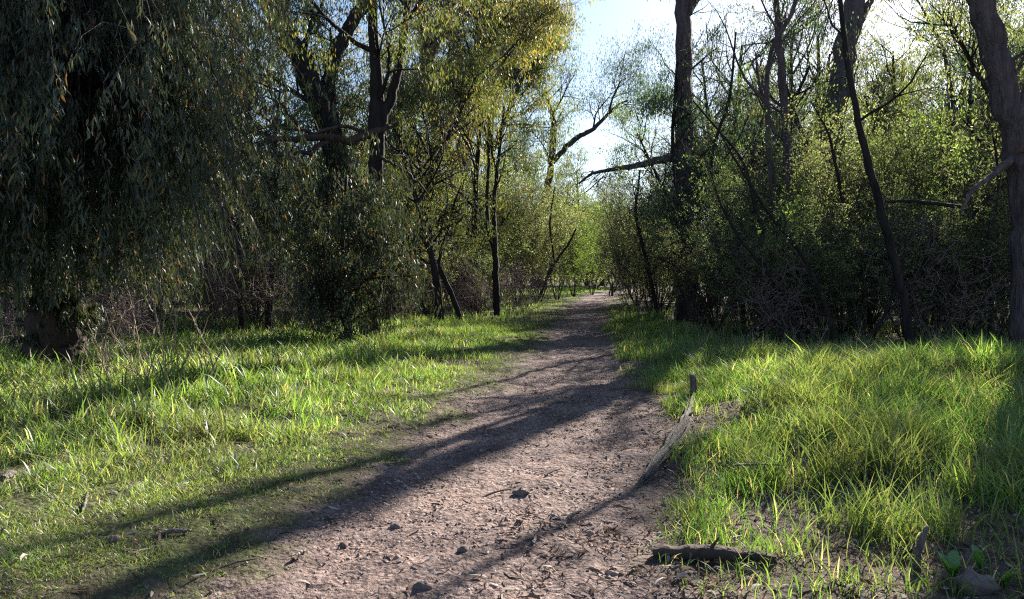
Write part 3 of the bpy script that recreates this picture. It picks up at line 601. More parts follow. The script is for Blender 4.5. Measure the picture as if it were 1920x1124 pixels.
for k, (D, st, lab) in enumerate([
    (15.5, [[(1568, 655, 15.5, 9), (1545, 560, 15.5, 8), (1500, 470, 15.5, 7), (1440, 400, 15.5, 6), (1390, 320, 15.5, 4), (1350, 250, 15.5, 2)]], 'thin dark stem arching far left from near the slanting pole'),
    (16, [[(1500, 655, 16, 9), (1478, 560, 16, 8), (1430, 500, 16, 6), (1380, 440, 16, 5), (1345, 370, 16, 3), (1330, 310, 16, 2)]], 'thin bowed stem in front of the double-stemmed gum'),
    (17, [[(1640, 655, 17, 9), (1625, 560, 17, 8), (1600, 450, 17, 8), (1570, 330, 17, 6), (1555, 250, 17, 4), (1520, 190, 17, 2)]], 'thin stem parallel to the slanting pole on its left'),
    (16, [[(1770, 660, 16, 10), (1780, 560, 16, 9), (1808, 450, 16, 9), (1835, 390, 16, 7), (1890, 340, 16, 4)]], 'forked dead stem meeting the bare crossbranch end'),
    (15.2, [[(1850, 670, 15.2, 9), (1862, 560, 15.2, 8), (1850, 460, 15.2, 7), (1875, 340, 15.2, 5), (1860, 240, 15.2, 3)]], 'thin upright stem just left of the bent trunk'),
    (18, [[(1425, 650, 18, 9), (1440, 520, 18, 8), (1420, 400, 18, 7), (1395, 300, 18, 5), (1300, 190, 18, 3)]], 'thin stem with its top sweeping left above the bowed sapling'),
    (16.5, [[(1700, 660, 16.5, 7), (1740, 560, 16.5, 6), (1800, 500, 16.5, 5), (1860, 450, 16.5, 3)]], 'thin stem leaning right under the bare crossbranch'),
    (15, [[(1610, 655, 15, 7), (1655, 600, 15, 6), (1690, 520, 15, 5), (1700, 440, 15, 3)]], 'short thin stem crossing the slanting pole foot'),
    (24, [[(1235, 600, 24, 8), (1215, 500, 24, 7), (1190, 400, 24, 5), (1200, 320, 24, 3)]], 'thin stem left of the straight gum over the path edge'),
    ]):
    b = base_at(st[0][0][0], D)
    pl = traced(80 + k, cfg(RT, n=[9, 5], max=2, len=[1.1, .6], segs=[6, 5, 4], t0=[.3, .2]), st, b, 4, .06, .028, .06, 'up', kids=(0,), cull=.3)
    place(pl, 'thin_stem', lab, 'sapling', 'thin stems in front of the right thicket', b, M['tea_bright'], M['bark_dark'], M['twig'], prune=.8)

# ------------------------------------------------------------------ shrubs
T1 = [multi_stem(100 + i, 4.9, 10, cfg(TEA, n=[15, 6], len=[1.5, .8], anch=5), 10, .078, .034, .055, 'up', .5, .028) for i in range(3)]      # right scrub
T2 = [multi_stem(110 + i, 5.6, 10, cfg(TEA, n=[16, 7], len=[1.7, .9], anch=5), 6, .10, .045, .07, 'up', .42) for i in range(3)]   # bigger, farther
T3 = [multi_stem(120 + i, 2.6, 12, cfg(TEA, n=[9, 6], len=[1.2, .7], wander=[.2, .3, .35], ang=[60, 60], rmin=.005), 1, .07, .014, .05, 'rnd', .8, .012) for i in range(2)]  # bare brush
right_shrubs = [
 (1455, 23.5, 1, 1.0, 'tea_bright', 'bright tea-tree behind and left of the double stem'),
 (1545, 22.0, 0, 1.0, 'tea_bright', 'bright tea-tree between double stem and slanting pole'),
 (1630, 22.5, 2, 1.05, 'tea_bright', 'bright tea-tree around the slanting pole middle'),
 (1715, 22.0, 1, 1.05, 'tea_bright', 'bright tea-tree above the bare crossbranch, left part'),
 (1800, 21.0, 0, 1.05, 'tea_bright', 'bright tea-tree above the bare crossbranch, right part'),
 (1885, 20.5, 2, 1.05, 'tea_green', 'tea-tree whose leaves show left of the bent trunk foot'),
 (1060, 118, 0, 2.2, 'tea_olive', 'low far shrub left above the path end'),
 (1100, 112, 1, 2.1, 'tea_green', 'low far shrub just left of the path end'),
 (1135, 122, 2, 2.2, 'tea_olive', 'low far shrub straight above the path end'),
 (1165, 115, 0, 2.1, 'tea_green', 'low far shrub just right of the path end'),
 (1195, 108, 1, 2.0, 'tea_olive', 'low far shrub behind the tunnel shrubs on the right'),
 (1020, 105, 2, 2.1, 'tea_olive', 'low far shrub behind the lime green bush'),
 (980, 100, 1, 2.1, 'tea_olive', 'low far shrub behind the greyish bush'),
 (1118, 92, 0, 1.6, 'tea_bright', 'sunlit low far shrub where the left bank ends'),

 (1345, 22, 0, 1.0, 'tea_green', 'dark leafy tea-tree at the foot of the straight gum'),
 (1420, 19.5, 1, .85, 'tea_green', 'low green tea-tree just left of the double-stemmed gum'),
 (1500, 20.5, 2, 1.0, 'tea_olive', 'twiggy tea-tree wrapped round the double-stemmed gum base'),
 (1580, 18.5, 0, .95, 'tea_olive', 'rounded olive tea-tree left of the slanting pole stem'),
 (1740, 18.0, 2, 1.0, 'tea_olive', 'silvery glinting tea-tree under the sun glare'),
 (1820, 17.5, 0, 1.0, 'tea_bright', 'bright leafed tea-tree left of the bent trunk'),
 (1990, 17.0, 2, 1.1, 'tea_olive', 'tea-tree past the bent trunk at the picture edge'),
 (1240, 31, 0, 1.1, 'tea_olive', 'tea-tree arching over the path edge below the bare limb'),
 (1195, 40, 1, 1.25, 'tea_olive', 'dusky tea-tree overhanging the far path on its right'),
 (1320, 27, 2, 1.15, 'tea_olive', 'grey-green tea-tree behind the straight gum'),
]
for k, (px, D, v, s_, mat, lab) in enumerate(right_shrubs):
    place(T1[v], 'tea_tree_shrub', lab, 'shrub', 'tea-trees lining the right side of the path', G(px, D), M[mat], M['twig'], M['twig'], rot=k * 1.3, scale=s_, share=SH, prune=.9, holes=.47 if D > 20.6 else 0)
tall_r = [
 (1235, 36, 0, 1.15, 'tea_olive', 'tall dusky scrub tree left of the straight gum, well back'),
 (1340, 30, 1, 1.2, 'tea_green', 'tall dark scrub tree showing between straight gum and double stem'),
 (1430, 27, 2, 1.15, 'tea_olive', 'tall scrub tree behind the double-stemmed gum'),
 (1520, 37, 0, 1.5, 'tea_green', 'scrub tree hiding the foot of the pale leaning trunk'),
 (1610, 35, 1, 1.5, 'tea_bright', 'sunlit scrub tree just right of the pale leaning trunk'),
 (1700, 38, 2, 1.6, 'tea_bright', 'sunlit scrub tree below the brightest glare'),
 (1790, 36, 0, 1.5, 'tea_olive', 'tall scrub tree around the grey crooked sapling'),
 (1880, 34, 1, 1.5, 'tea_green', 'tall scrub tree behind the bent trunk on the right'),
 (1980, 22, 2, 1.3, 'tea_olive', 'tall scrub tree beyond the right picture edge'),
 (1180, 52, 0, 1.3, 'tea_olive', 'far scrub tree closing the path tunnel on its right'),
 (1260, 46, 1, 1.3, 'tea_green', 'far scrub tree glimpsed left behind the straight gum'),
 (1110, 84, 2, 1.6, 'tea_olive', 'dark scrub tree straight behind the end of the path'),
 (1150, 78, 0, 1.5, 'tea_olive', 'dark scrub tree where the path turns out of sight'),
 (1205, 70, 1, 1.5, 'tea_green', 'shaded scrub tree right of the path turn'),
 (1085, 100, 0, 1.6, 'tea_olive', 'far scrub tree left above the path end'),
 (1170, 96, 2, 1.6, 'tea_olive', 'far scrub tree in the dark end of the path tunnel'),
 (1135, 110, 1, 1.7, 'tea_green', 'farthest scrub tree in the path tunnel'),
 (1460, 33, 0, 1.3, 'tea_olive', 'second row scrub tree behind the double stem'),
 (1385, 36, 2, 1.3, 'tea_green', 'second row scrub tree right of the straight gum'),
]
for k, (px, D, v, s_, mat, lab) in enumerate(tall_r):
    place(T2[v], 'scrub_tree', lab, 'tree', 'taller scrub trees behind the right tea-trees', G(px, D), M[mat], M['twig'], M['twig'], rot=k * 1.7, scale=s_, share=SH, prune=.93, holes=.47)
for k, (px, D, v, s_, mat, lab) in enumerate([
 (300, 20, 0, .5, 'tea_olive', 'small dull bush behind the tallest dead weed stalks'),
 (390, 22, 1, .55, 'tea_green', 'small green bush under the golden curtain edge'),
 (480, 22.5, 2, .55, 'tea_olive', 'small bush between the two thin bank saplings'),
 (570, 22, 0, .6, 'tea_green', 'small bush just right of the thicker bank sapling'),
 (200, 17.5, 1, .5, 'tea_olive', 'small bush beside the thick rough trunk, deep in shade'),
 (800, 27, 2, .6, 'tea_olive', 'small bush left of the crooked sapling foot'),
 (895, 29, 0, .55, 'tea_green', 'small bush between crooked sapling and twin stems'),
 ]):
    place(T1[v], 'small_bush', lab, 'shrub', 'small bushes on the left bank', G(px, D), M[mat], M['twig'], M['twig'], rot=k * 2.2, scale=s_, share=SH, prune=.8)
for k, (px, D, v, s_, mat, lab) in enumerate([
 (1395, 17.6, 0, .55, 'tea_green', 'low leafy bush at the left end of the right thicket'),
 (1460, 16.9, 1, .5, 'tea_olive', 'low leafy bush at the foot of the double-stemmed gum'),
 (1540, 16.4, 2, .55, 'tea_green', 'low leafy bush left of the slanting pole foot'),
 (1625, 16.2, 0, .6, 'tea_olive', 'low leafy bush beside the crossing thin stem'),
 (1700, 16.6, 1, .6, 'tea_green', 'low leafy bush right behind the slanting pole foot'),
 (1785, 15.9, 2, .55, 'tea_olive', 'low leafy bush under the bare crossbranch'),
 (1860, 15.8, 0, .6, 'tea_green', 'low leafy bush left of the bent trunk foot'),
 (1310, 20.5, 1, .6, 'tea_olive', 'low leafy bush right of the straight gum foot'),
 (1225, 27, 2, .7, 'tea_olive', 'low leafy bush left of the straight gum foot'),
 ]):
    place(T1[v], 'small_bush', lab, 'shrub', 'low bushes along the right thicket edge', G(px, D), M[mat], M['twig'], M['twig'], rot=k * 2.7, scale=s_, share=SH, prune=.8)
left_shrubs = [
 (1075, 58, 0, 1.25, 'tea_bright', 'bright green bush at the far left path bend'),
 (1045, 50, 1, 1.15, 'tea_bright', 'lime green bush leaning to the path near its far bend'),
 (1010, 43, 2, 1.2, 'tea_olive', 'greyish bush left of the lime green one'),
 (970, 38, 0, 1.05, 'tea_olive', 'olive bush behind the twin-stemmed sapling, right side'),
 (905, 36, 1, 1.05, 'tea_olive', 'olive bush behind the twin-stemmed sapling, left side'),
 (850, 33, 2, 1.0, 'tea_green', 'bush behind the crooked forked sapling'),
 (790, 32, 0, 1.0, 'tea_olive', 'dull bush between great leaning trunk and crooked sapling'),
 (725, 34, 1, 1.1, 'tea_green', 'bush half hidden by the great leaning trunk'),
 (640, 33, 2, 1.1, 'tea_olive', 'bush behind the dark drooping sapling'),
 (560, 31, 0, 1.0, 'tea_olive', 'bush seen between drooping sapling and right thin sapling'),
 (480, 30, 1, 1.0, 'tea_green', 'bush behind the pair of thin bank saplings'),
 (400, 28, 2, .95, 'tea_olive', 'bush seen below the golden curtain edge'),
 (300, 27, 0, .95, 'tea_green', 'dim bush behind the dead weed stalks'),
 (200, 26, 1, .9, 'tea_olive', 'dim bush right of the thick rough trunk'),
 (50, 24, 2, .95, 'tea_green', 'dim bush left of the thick rough trunk'),
 (680, 44, 0, 1.2, 'tea_olive', 'second row bush behind the forked black tree'),
 (760, 46, 1, 1.2, 'tea_olive', 'second row bush right of the great leaning trunk'),
 (830, 45, 2, 1.2, 'tea_olive', 'second row bush behind the crooked sapling'),
 (880, 50, 0, 1.3, 'tea_olive', 'second row bush left of the twin stems'),
 (950, 54, 1, 1.3, 'tea_green', 'second row bush right of the twin stems'),
 (590, 42, 2, 1.2, 'tea_olive', 'second row bush behind the drooping sapling'),
 (500, 40, 0, 1.2, 'tea_olive', 'second row bush behind the right thin sapling'),
 (380, 38, 1, 1.2, 'tea_olive', 'second row bush left of the thin saplings'),
 (250, 36, 2, 1.2, 'tea_olive', 'second row bush behind the dead weed stalks'),
 (120, 34, 0, 1.1, 'tea_olive', 'second row bush behind the thick rough trunk'),
 (10, 32, 1, 1.1, 'tea_olive', 'second row bush at the left picture edge'),
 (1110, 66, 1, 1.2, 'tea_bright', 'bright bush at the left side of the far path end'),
]
for k, (px, D, v, s_, mat, lab) in enumerate(left_shrubs):
    place(T2[v], 'scrub_bush', lab, 'shrub', 'bushes behind the left grass bank', G(px, D), M[mat], M['twig'], M['twig'], rot=2 + k * 1.1, scale=s_, share=SH, prune=.9, holes=.5 if 'second row' in lab else 0)
brush = [
 (400, 20, 1, .8, 'tangled brush just left of the leftmost thin sapling'),
 (580, 19.5, 0, .8, 'tangled brush between thin saplings and drooping sapling'),
 (50, 13.5, 1, .6, 'dark tangled brush left behind the thick rough trunk'),
 (730, 24, 0, .8, 'dry brush around the foot of the great leaning trunk'),
 (985, 33, 0, 1.0, 'tangle of bare brush right of the twin-stemmed sapling'),
 (890, 28.5, 1, .95, 'tangle of bare brush behind the crooked sapling foot'),
 (790, 28, 0, .95, 'dry tangled brush right of the great leaning trunk base'),
 (560, 25, 1, 1.0, 'dry tangled brush left of the drooping sapling'),
 (430, 24, 0, .95, 'dry tangled brush behind the leftmost thin sapling'),
 (260, 18, 1, .8, 'dark tangled brush behind the dead weed stalks'),
 (200, 15, 0, .7, 'dark tangled brush beside the thick rough trunk'),
 (1480, 17, 0, .9, 'dark tangled brush at the double-stemmed gum foot'),
 (1750, 15.8, 1, 1.0, 'purplish tangled brush behind the sunlit mound'),
 (1180, 36, 0, 1.0, 'tangled brush by the shaded right path edge'),
]
for k, (px, D, v, s_, lab) in enumerate(brush):
    place(T3[v], 'dry_brush', lab, 'dry brush', 'tangles of dry brush', G(px, D), M['twiggy'], M['purple_twig'], M['purple_twig'], rot=k * .9, scale=s_, share=SH, prune=.8)

# ------------------------------------------------------------------ background gums
MID = [gum(220 + i, h, .15, cfg(GUM, n=[16, 6, 6], len=[2.6, 1.6, 1.0], t0=[.22, .15, .15], ang=[55, 45, 45], anch=5), 8, .15, .036, .13) for i, h in enumerate((9, 11))]
mid = [
 (1276, 24.2, 1, .8, 'gum_blue', 'leafy bluish sapling growing up against the straight gum'),
 (1300, 26.5, 0, .8, 'tea_green', 'green leafy sapling behind the straight gum on its right'),
 (605, 29, 1, 1.0, 'gum_olive', 'young gum standing behind the twisted bare limb'),
 (770, 26, 0, 1.1, 'gum_olive', 'young gum right of the forked black tree'),
 (822, 22.5, 0, .85, 'gum_olive', 'young gum left of the crooked forked sapling top'),
 (890, 31, 1, 1.05, 'gum_gold', 'young yellowish gum behind the twin-stemmed sapling'),
 (425, 25, 1, .9, 'gum_olive', 'young gum behind the leftmost thin sapling'),
 (230, 21, 0, 1.05, 'gum_blue', 'young dark gum right behind the weeping curtain'),
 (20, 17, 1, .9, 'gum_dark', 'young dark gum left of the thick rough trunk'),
 (1375, 29, 0, 1.1, 'gum_blue', 'young gum right of the straight thick gum'),
 (1850, 27, 1, .95, 'gum_blue', 'young bluish gum left behind the bent trunk'),
 (1940, 20, 0, 1.0, 'tea_olive', 'young gum right of the bent trunk'),
 (1560, 34, 0, 1.1, 'gum_olive', 'young gum beside the pale leaning trunk'),
 (1425, 31, 0, 1.1, 'tea_olive', 'young pale-leafed gum between bowed sapling and double stem'),
 (1505, 29, 1, .9, 'tea_green', 'young gum right behind the double stem'),
 (1640, 32, 1, 1.0, 'tea_olive', 'young pale-leafed gum behind the slanting pole top'),
 (1760, 31, 0, 1.05, 'tea_bright', 'young bright gum behind the grey crooked sapling'),
]
for k, (px, D, v, s_, mat, lab) in enumerate(mid):
    place(MID[v], 'young_gum_tree', lab, 'tree', 'young gum trees among the scrub', G(px, D), M[mat], M['bark_dark'], M['bark_dark'], rot=k * 1.9 + .5, scale=s_, share=SH, prune=.9, holes=.5)
BG_ = [gum(200 + i, h, .28, cfg(GUM, n=[16, 6, 6], len=[4.2, 2.2, 1.3], t0=[.25, .15, .15], ang=[58, 45, 45], anch=5), 7, .22, .05, .22) for i, h in enumerate((13, 15, 11))]
BGS = [gum(210 + i, h, .22, cfg(GUM, n=[12, 5, 5], len=[3.2, 1.8, 1.1], t0=[.4, .2, .2], ang=[50, 45, 45], anch=4), 7, .2, .045, .24) for i, h in enumerate((14, 12))]
back = [
 (30, 30, 3, 1.0, 'gum_olive', 0, 'gum deep behind the thick rough trunk, far left'),
 (190, 34, 4, 1.0, 'gum_blue', 0, 'gum behind the left leaf curtain, dim and tall'),
 (330, 35, 3, .95, 'gum_olive', 0, 'gum behind the slim weeping gum'),
 (450, 38, 4, 1.05, 'gum_blue', 0, 'gum behind the pair of thin bank saplings'),
 (660, 44, 4, 1.2, 'gum_gold', 0, 'yellowish gum behind the forked black tree'),
 (745, 48, 0, 1.15, 'gum_olive', 0, 'gum seen between forked black tree and pinkish fork'),
 (260, 48, 0, 1.2, 'gum_olive', 0, 'second row gum behind the dead weed stalks'),
 (520, 56, 2, 1.5, 'gum_olive', 0, 'second row gum over the right thin sapling'),
 (850, 60, 1, 1.3, 'gum_olive', 0, 'far gum behind the golden crown'),
 (920, 68, 0, 1.4, 'gum_blue', 0, 'far bluish gum between the two leafy central gums'),
 (1085, 90, 2, 1.3, 'gum_olive', 1, 'small far gum low in the sky gap'),
 (1130, 120, 2, 1.2, 'gum_blue', 1, 'farthest gum at the foot of the sky gap'),
 (1268, 62, 3, 1.15, 'gum_blue', 1, 'sparse gum whose thin crown shows round the straight gum'),
 (1345, 48, 4, 1.1, 'gum_blue', 1, 'sparse gum well behind the bowed sapling'),
 (1340, 42, 3, 1.0, 'gum_olive', 1, 'sparse gum between straight gum and double stem'),
 (1420, 50, 4, 1.3, 'gum_blue', 1, 'sparse gum behind the double-stemmed gum'),
 (1520, 46, 3, 1.1, 'gum_olive', 1, 'sparse gum left behind the pale leaning trunk'),
 (1650, 60, 4, 1.2, 'gum_olive', 1, 'sparse gum low under the brightest glare'),
 (1790, 44, 4, 1.1, 'gum_blue', 0, 'hazy blue gum left of the bent trunk top'),
 (1870, 38, 3, 1.0, 'gum_blue', 0, 'hazy gum behind the bent trunk'),
 (1960, 34, 0, 1.0, 'gum_olive', 0, 'gum beyond the right picture edge'),
 (1300, 75, 1, 1.2, 'gum_blue', 0, 'far gum low between the straight gum and the saplings'),
 (1460, 80, 2, 1.4, 'gum_olive', 0, 'far gum low behind the double stem'),
 (1600, 85, 0, 1.2, 'gum_blue', 0, 'far gum low behind the pale leaning trunk'),
 (1740, 80, 1, 1.1, 'gum_olive', 0, 'far gum low behind the hazy blue gum'),
 (1365, 58, 0, 1.5, 'gum_blue', 0, 'tall back gum filling the sky right of the straight gum'),
 (1450, 64, 1, 1.5, 'gum_olive', 0, 'tall back gum filling the sky behind the double stem top'),
 (1545, 66, 4, 2.0, 'gum_olive', 0, 'tall back gum just left of the glare'),
 (1830, 58, 1, 1.4, 'gum_blue', 0, 'tall back gum right of the glare'),
 (1920, 52, 0, 1.4, 'gum_blue', 0, 'tall back gum behind the bent trunk top'),
 (1680, 68, 3, 1.5, 'gum_olive', 0, 'thin back gum in front of the glare'),
 (640, 75, 0, 1.5, 'gum_olive', 0, 'farthest gum behind the forked black tree'),
 (760, 90, 1, 1.5, 'gum_olive', 0, 'farthest gum between great leaning trunk and twin stems'),
 (1000, 100, 0, 1.3, 'gum_olive', 0, 'farthest gum above the lime green bush'),
 (480, 70, 1, 1.3, 'gum_olive', 0, 'farthest gum behind the thin bank saplings'),
 (330, 65, 0, 1.2, 'gum_olive', 0, 'farthest gum behind the dead weed stalks'),
 (100, 60, 1, 1.2, 'gum_blue', 0, 'farthest gum behind the thick rough trunk'),
 (1180, 110, 0, .8, 'gum_olive', 0, 'low far gum right above the path end'),
 (1100, 120, 1, .8, 'gum_olive', 0, 'low far gum left above the path end'),
]
for k, (px, D, v, s_, mat, sp, lab) in enumerate(back):
    pl = (BG_ + BGS)[v]
    place(pl, 'background_gum_tree', lab, 'tree', 'gum trees in the background', G(px, D), M[mat], M['bark_brown'], M['bark_brown'], rot=k * 2.1, scale=s_, share=SH, prune=.93, holes=.5)
print('LEAVES', CROWN_N)
# the wood that closes the view far behind, one mass
qf = np.random.default_rng(99); nf = 110000
xf = qf.uniform(-190, 230, nf); yf = qf.uniform(125, 200, nf)
hf = 5 + 7 * vnoise(xf, yf, 9, 3); zf = hf * qf.random(nf) ** .8 * (.35 + .65 * vnoise(xf, yf, 3.5, 5))
fw = Plant(5, dict(gap=-1)); fw.A = list(np.stack([xf, yf, zf + ground(xf, yf)], 1)); fw.AD = list(qf.normal(0, 1, (nf, 3)))
fw.leaves(1, .75, .42, .2, 'rnd')
tag(mesh_obj('far_woodland', *fw.leafmesh(), M['tea_olive'], smooth=False), 'distant wood closing the view at the horizon', kind='stuff')
#SMALL
# ------------------------------------------------------------------ grass
def blades(x, y, h, wd, lean, seed, seg=3, flat=.25):
    q = np.random.default_rng(seed); n = len(x); z = ground(x, y) - .015
    p = np.stack([x, y, z], 1); a = q.uniform(0, 2 * pi, n); ld = np.stack([np.cos(a), np.sin(a), np.zeros(n)], 1)
    ln = (lean * q.uniform(.2, 1.6, n) * h)[:, None]
    b = a + pi / 2 + q.normal(0, .8, n); sd = np.stack([np.cos(b), np.sin(b), np.zeros(n)], 1) * (wd / 2)[:, None]
    up = np.array([0, 0, 1.])[None] * h[:, None]
    if seg == 3:
        t = [0, .38, .75, 1.]; wv = [.8, 1., .65]
    else: t = [0, .55, 1.]; wv = [.9, .9]
    droop = q.uniform(0, flat, n)[:, None]
    rows = []
    for k, tt in enumerate(t):
        c = p + up * (tt - droop * tt ** 3) + ld * ln * tt ** 2
        if k < len(wv): rows += [c - sd * wv[k], c + sd * wv[k]]
        else: rows.append(c)
    Vv = np.stack(rows, 1).reshape(-1, 3); m = len(rows); bI = np.arange(n)[:, None] * m
    if seg == 3: Fs = [bI + np.array([0, 1, 3, 2]), bI + np.array([2, 3, 5, 4]), bI + np.array([4, 5, 6])]
    else: Fs = [bI + np.array([0, 1, 3, 2]), bI + np.array([2, 3, 4])]
    return Vv, Fs
def scatter(n, x0, x1, y0, y1, seed, fn):
    q = np.random.default_rng(seed); x = q.uniform(x0, x1, n); y = q.uniform(y0, y1, n)
    k = q.random(n) < fn(x, y); return x[k], y[k]
def merge(parts):
    Vs, Fd, n = [], {}, 0
    for Vv, Fs in parts:
        for f in Fs: Fd.setdefault(f.shape[1], []).append(f + n)
        Vs.append(Vv); n += len(Vv)
    return np.concatenate(Vs), [np.concatenate(v) for v in Fd.values()]
def clump(x, y, s, off): return vnoise(x, y, s, off) * .6 + vnoise(x, y, s * .4, off + 1) * .4
def inview(x, y): return (np.abs(x) < y * .78 + 1.2)
# right verge: tall
def fr(x, y):
    d = pathd(x, y); c = clump(x, y, .55, 20)
    near = np.clip((y - 3.3) / .9, 0, 1)         # open litter at the very front
    e = np.clip((d - .05) / .4, 0, 1)
    return (x > pc(y)) * e * np.clip((c - .40) * 4.6, .05, 1) * (near * .93 + .07) * inview(x, y) * np.where((y > 13.3 + vnoise(x, y, 1.5, 50)) & (x > 4.3 + vnoise(x, y, 2, 51)), .06, 1)
def hr(x, y, q):
    d = pathd(x, y)
    return (.10 + .30 * np.clip(d / 1.8, 0, 1) * np.clip((y - 3.2) / 2.0, .4, 1)) * (.55 + .9 * clump(x, y, .8, 21)) * q.uniform(.5, 1.25, len(x))
def fl(x, y):
    d = pathd(x, y); c = clump(x, y, .5, 23)
    e = np.clip((d + .12) / .7, 0, 1)
    return (x < pc(y)) * e * np.clip((c - .25) * 2.6, .06, 1) * inview(x, y) * np.where(x < np.interp(y, [10, 14, 18, 22, 27, 40, 55], [-8, -8, -5.2, -4.4, -2.0, 1, 4]) + vnoise(x, y, 2, 52), .22, 1)
def hl(x, y, q):
    d = pathd(x, y)
    return (.035 + .20 * np.clip((d - .2) / 2.6, 0, 1) * np.clip((y - 3.5) / 3.5, .22, 1)) * (.4 + 1.1 * clump(x, y, .7, 24)) * q.uniform(.45, 1.3, len(x))
q = np.random.default_rng(77)
GR, GD = [], []
def add(lst, n, x0, x1, y0, y1, seed, ff, hf, w0, lean, seg, hs=1.):
    x, y = scatter(n, x0, x1, y0, y1, seed, ff); h = hf(x, y, q) * hs
    lst.append(blades(x, y, h, w0 * q.uniform(.6, 1.3, len(x)) * (.6 + h * 1.6), lean, seed + 1, seg)); return len(x)
nb = 0
nb += add(GR, 200000, .8, 9, 3.4, 12.5, 1, fr, hr, .0075, .6, 3, 1.0)
nb += add(GR, 9000, 1.4, 9, 5.0, 12.5, 2, fr, lambda x, y, q: hr(x, y, q) * 1.15, .011, .6, 3)
nb += add(GR, 110000, .8, 14, 12.5, 24, 3, fr, hr, .014, .35, 2, 1.0)
nb += add(GR, 60000, 1.5, 26, 24, 50, 4, fr, hr, .03, .3, 2, 1.1)
nb += add(GR, 150000, -9, .4, 3.2, 12.5, 5, fl, hl, .009, .6, 3)
nb += add(GR, 16000, -9, -.8, 5.5, 12.5, 6, fl, lambda x, y, q: hl(x, y, q) * 1.5, .016, .5, 3)
nb += add(GR, 150000, -17, 1.6, 12.5, 24, 7, fl, hl, .014, .5, 2, 1.25)
nb += add(GR, 90000, -30, 6, 24, 62, 8, fl, hl, .03, .3, 2, 1.3)
nb += add(GR, 20000, -4, 20, 50, 95, 9, lambda x, y: fl(x, y) + fr(x, y), hl, .07, .3, 2, 1.5)
nb += add(GR, 60000, -6, -.6, 3.0, 6.5, 10, lambda x, y: fl(x, y), lambda x, y, q: hl(x, y, q) * .6 + .02, .007, .8, 3)
add(GR, 5000, .8, 7, 3.0, 5.2, 12, lambda x, y: (pathd(x, y) > .2) * np.clip((clump(x, y, .35, 60) - .42) * 5, 0, 1), lambda x, y, q: q.uniform(.03, .16, len(x)), .008, .7, 3)
tag(mesh_obj('grass', *merge(GR), M['grass'], smooth=False), 'green grass growing on both banks of the path', kind='stuff')
# yellowing low grass and straw
def fy(x, y): return fl(x, y) * np.clip((clump(x, y, 1.1, 27) - .38) * 4, 0, 1) * (y < 11)
def fstraw(x, y): return (fl(x, y) * .8 * np.clip(1.3 - np.abs(y - 6.8) / 2.5, 0, 1) + fr(x, y) * (.7 + 2.5 * np.exp(-((x - 5.5) / 1.1) ** 2 - ((y - 9.6) / .5) ** 2))) * np.clip((clump(x, y, .6, 29) - .3) * 3, 0, 1)
add(GD, 60000, -9, .2, 3.2, 11, 11, fy, hl, .010, 1.0, 3, .8)
add(GD, 60000, -6, -.6, 3.0, 7.5, 19, lambda x, y: fl(x, y) * (.35 + .65 * clump(x, y, .4, 40)), lambda x, y, q: hl(x, y, q) * .5 + .02, .008, 1.2, 3, 1.)
tag(mesh_obj('yellowing_grass', *merge(GD), M['grass_dry'], smooth=False), 'low yellow-green grass and moss on the left verge', kind='stuff')
GD = []
add(GD, 45000, -9, 9, 3.3, 13, 13, fstraw, hl, .007, 2.2, 3, 1.2)
tag(mesh_obj('dead_grass', *merge(GD), M['straw'], smooth=False), 'bleached dead grass straws lying among the green', kind='stuff')

# ------------------------------------------------------------------ gravel and leaf litter
ico = np.array([[0, 0, 1], [.9, 0, .3], [.28, .85, .35], [-.72, .53, .28], [-.72, -.53, .33], [.28, -.85, .3], [.7, .5, -.5], [-.3, .8, -.5], [-.9, 0, -.45], [-.3, -.8, -.5], [.7, -.5, -.5]], float)
icf = np.array([[0, 1, 2], [0, 2, 3], [0, 3, 4], [0, 4, 5], [0, 5, 1], [1, 6, 2], [2, 6, 7], [2, 7, 3], [3, 7, 8], [3, 8, 4], [4, 8, 9], [4, 9, 5], [5, 9, 10], [5, 10, 1], [1, 10, 6]])
def stones(x, y, s, seed, sink=.25):
    q = np.random.default_rng(seed); n = len(x); z = ground(x, y) + s * (.35 - sink)
    v = ico[None] * q.uniform(.7, 1.3, (n, len(ico), 1)) * s[:, None, None] * np.array([1, .8, .6])
    a = q.uniform(0, 2 * pi, n); ca, sa = np.cos(a)[:, None], np.sin(a)[:, None]
    v = np.stack([v[..., 0] * ca - v[..., 1] * sa, v[..., 0] * sa + v[..., 1] * ca, v[..., 2]], -1) + np.stack([x, y, z], 1)[:, None]
    return v.reshape(-1, 3), [(np.arange(n)[:, None, None] * len(ico) + icf[None]).reshape(-1, 3)]
def fp(x, y): return np.clip(.6 - pathd(x, y) * 1.5, 0, 1) * np.clip(clump(x, y, .5, 31) * 2 - .3, .15, 1) * np.clip(1.5 - y / 12, .15, 1) * inview(x, y)
x, y = scatter(90000, -3, 4, 3.2, 14, 15, fp)
s = .0035 + .011 * q.random(len(x)) ** 4 + .0012 * (y > 7)
x2, y2 = scatter(420, -3, 4, 3.4, 12, 16, fp)
tag(mesh_obj('gravel', *merge([stones(x, y, s, 1), stones(x2, y2, q.uniform(.014, .032, len(x2)), 2)]), M['gravel'], smooth=False), 'reddish gravel and small clods on the path', kind='stuff')
